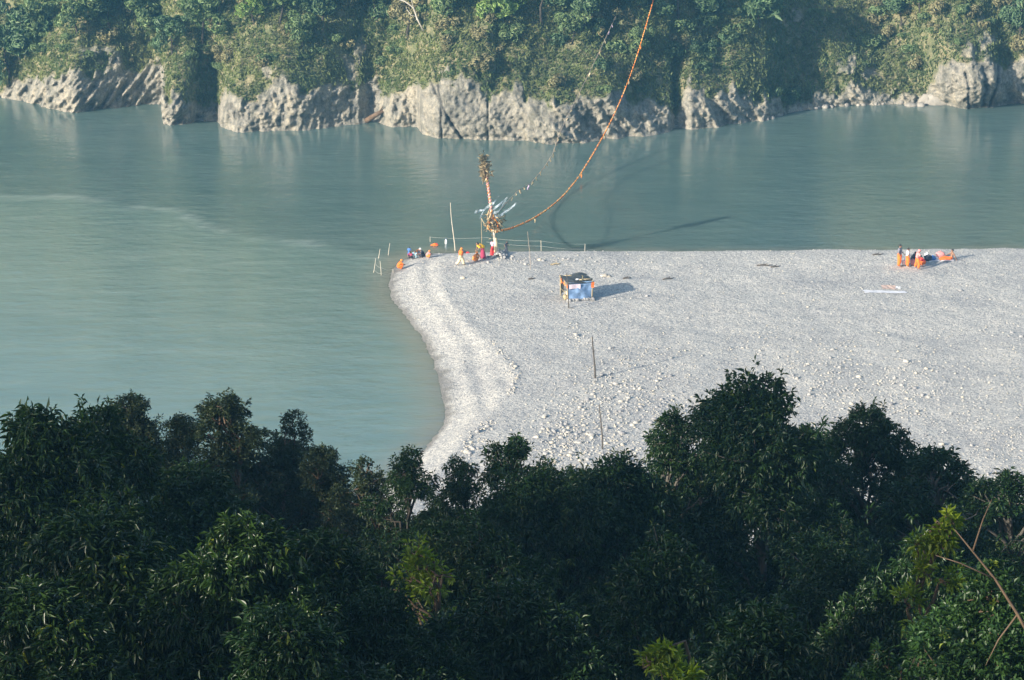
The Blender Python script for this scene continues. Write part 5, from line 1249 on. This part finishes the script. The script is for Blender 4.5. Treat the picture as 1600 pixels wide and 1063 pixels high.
def person(label, px, py, hpx, pose, rz, top, bottom, head='hair', water=False, skirt=False, shawl=False, bare=False):
    p = at(px, py) if water else on_bar(px, py)
    J = {k: tuple(v) for k, v in POSES[pose].items()}
    full = J['hd'][2] + 0.115
    dep = np.linalg.norm(p - np.array([0, 0, HCAM]))
    scale = hpx / (FPX / dep) / 0.965 / full
    o = thing('person', label, 'person', tuple(p), rz, 'bathers and pilgrims on the gravel bar', (scale * 1.15, scale * 1.15, scale))
    body = skin_obj('body', J, EDGES, RAD, M['skin'], o, 'pel')
    body['_j'] = 1
    HEADS.append((body, J))
    up = lambda f, ks: {k: RAD[k] * f + 0.012 for k in ks}
    te = [('pel','wst'),('wst','chs'),('chs','shl'),('chs','shr'),('shl','ell'),('shr','elr')]
    r = up(1.16, RAD); r['pel'] = .17; r['wst'] = .155; r['chs'] = .175; r['shl'] = .09; r['shr'] = .09; r['ell'] = .07; r['elr'] = .07
    if shawl: r.update(pel=.18, wst=.19, chs=.185, shl=.10, shr=.10, ell=.085, elr=.085)
    if top and not bare: skin_obj('shawl' if shawl else 'shirt', J, te, r, M[top], o, 'pel')
    if bottom:
        if skirt:
            a0 = J['wst'][2] - 0.04
            def f(u, v):
                a = u * 2 * math.pi; t = 1 - v
                rad = 0.135 + 0.12 * t + (0.02 * t) * np.sin(a * 9)
                cx = J['wst'][0] * v; cy = J['wst'][1] * v
                return cx + rad * np.cos(a), cy + 0.85 * rad * np.sin(a), 0.05 + (a0 - 0.05) * v
            MB().sheet(f, 28, 9).build('skirt', M[bottom], o, True)
        else:
            le = [('wst','pel'),('pel','hpl'),('pel','hpr'),('hpl','knl'),('hpr','knr'),('knl','anl'),('knr','anr')]
            q = up(1.25, RAD); q.update(wst=.14, pel=.14, knl=.095, knr=.095, anl=.075, anr=.075, hpl=.11, hpr=.11) if pose == 'recline' else q.update(wst=.14, pel=.175, knl=.135, knr=.135, anl=.10, anr=.10, hpl=.15, hpr=.15)
            JJ = dict(J); 
            skin_obj('trousers', JJ, le, q, M[bottom], o, 'pel')
    # hair or head cloth
    c = np.array(J['hd']) + [0, 0.012, 0.022]
    kw = 1.10 if head == 'hair' else 1.28
    def cap(u, v):
        a = u * 2 * math.pi; b = v * math.pi * 0.62
        front = np.clip(np.cos(a), 0, 1); b = b * (1 - 0.38 * front)
        return c[0] + 0.078 * kw * np.sin(b) * np.sin(a), c[1] - 0.092 * kw * np.sin(b) * np.cos(a) + 0.008, c[2] + 0.105 * kw * np.cos(b)
    MB().sheet(cap, 15, 8).build('hair' if head == 'hair' else 'head_cloth', M[head], body, True)
    return o
HEADS = []
def build_people():
    A = math.radians
    person('person standing in orange shawl and cream loincloth near the bar tip', 720, 415, 27, 'walk', A(120), 'orange', 'cream', 'saffron', shawl=True)
    person('person crouching in orange cloth left of the yellow-topped figure', 743, 409, 15.5, 'squat', A(60), 'saffron', 'saffron', 'saffron', shawl=True)
    person('person in yellow top and maroon skirt bending beside the garlanded pole', 755, 404, 25.5, 'bend', A(-70), 'yellow', 'maroon', 'hair', skirt=True, shawl=True)
    person('person in lilac blouse and red skirt standing against the garlanded pole', 770, 399, 24, 'stand', A(150), 'lilac', 'red', 'hair', skirt=True)
    person('small dark-clothed person walking right of the garlanded pole', 791, 393.5, 16.5, 'walk', A(60), 'dark', 'dark', 'hair')
    person('person crouching in pinkish orange cloth at the right end of the waterside group', 669, 403, 11.5, 'squat', A(100), 'pink', 'saffron', 'saffron', shawl=True)
    person('person seated in a dark coat with a white headscarf at the water', 659, 403, 15.5, 'squat', A(-60), 'dark', 'dark', 'white', shawl=True)
    person('person in an orange top seated behind the pale blue one', 653, 399, 11.5, 'squat', A(20), 'saffron', 'blue', 'hair')
    person('person seated in pale blue clothes in the middle of the waterside group', 648, 404, 12.5, 'squat', A(0), 'sky', 'sky', 'hair', shawl=True)
    person('person seated in maroon and dark clothes at the left of the waterside group', 642, 405, 12, 'squat', A(-30), 'maroon', 'dark', 'hair', shawl=True)
    person('person in blue standing in the shallows behind the waterside group', 639.5, 403, 17, 'stand', A(160), 'blue', 'blue', 'hair', water=True, shawl=True)
    person('person wrapped in bright orange cloth alone at the bar tip', 625, 421, 15, 'squat', A(110), 'orange', 'orange', 'saffron', shawl=True)
    person('person standing in grey patterned top and orange trousers, leftmost of the right-hand group', 1405, 417, 34, 'stand', A(70), 'grey', 'orange', 'hair')
    person('person standing in white top and orange trousers, second in the right-hand group', 1418, 417, 29, 'stand', A(90), 'white', 'orange', 'hair')
    person('person in pinkish white top standing wide-legged in orange trousers', 1433, 420, 29, 'wide', A(100), 'pink', 'orange', 'pink')
    person('person in dark top crouching between the standing bathers', 1427, 411, 17, 'squat', A(90), 'dark', 'dark', 'hair', shawl=True)
    person('person in red shirt crouching right of the wide-legged bather', 1441, 415, 16, 'squat', A(-80), 'red', 'orange', 'hair')
    person('person with bare dark torso sitting with orange cloth over outstretched legs', 1484, 406, 16, 'recline', A(-80), None, 'orange', 'hair', bare=True)
    # bake the skinned surfaces, then give every body its head and hands
    bpy.context.view_layer.update()
    dg = bpy.context.evaluated_depsgraph_get()
    baked = [(o, bpy.data.meshes.new_from_object(o.evaluated_get(dg))) for o in SKIN]
    for o, me in baked:
        o.modifiers.clear(); mt = o.data.materials[0]; o.data = me
        me.materials.clear(); me.materials.append(mt)
        me.polygons.foreach_set('use_smooth', np.ones(len(me.polygons), bool))
    for o, J in HEADS:
        me = o.data; mb = MB()
        co = np.empty(len(me.vertices) * 3); me.vertices.foreach_get('co', co)
        qs = [list(f.vertices) for f in me.polygons]
        mb.add(co.reshape(-1, 3), [f for f in qs if len(f) == 4], [f for f in qs if len(f) == 3])
        vs, hb = head_np(J['hd'])
        mb.add(np.vstack(vs), np.vstack(hb.Q), np.vstack(hb.T))
        hand_np(mb, J['wrl'], J['ell'], -1); hand_np(mb, J['wrr'], J['elr'], 1)
        new = mesh_np('body', np.vstack(mb.V), [np.vstack(mb.Q), np.vstack(mb.T)], None, True); new.materials.append(M['skin'])
        o.data = new
        del o['_j']
build_people()

# ------------------------------------------------------------------ haze
def build_haze():
    mb = MB().box((0, 175, 44), (444, 604, 94))
    m = bpy.data.materials.new('haze'); m.use_nodes = True
    nt = m.node_tree; nt.nodes.remove(nt.nodes['Principled BSDF'])
    v = nt.nodes.new('ShaderNodeVolumePrincipled')
    v.inputs['Color'].default_value = (0.24, 0.64, 1.0, 1); v.inputs['Density'].default_value = 0.00030; v.inputs['Anisotropy'].default_value = 0.2
    nt.links.new(v.outputs[0], nt.nodes['Material Output'].inputs['Volume'])
    tag(mb.build('haze', m), 'pale blue river haze hanging in the valley air', None, None, 'stuff')
build_haze()
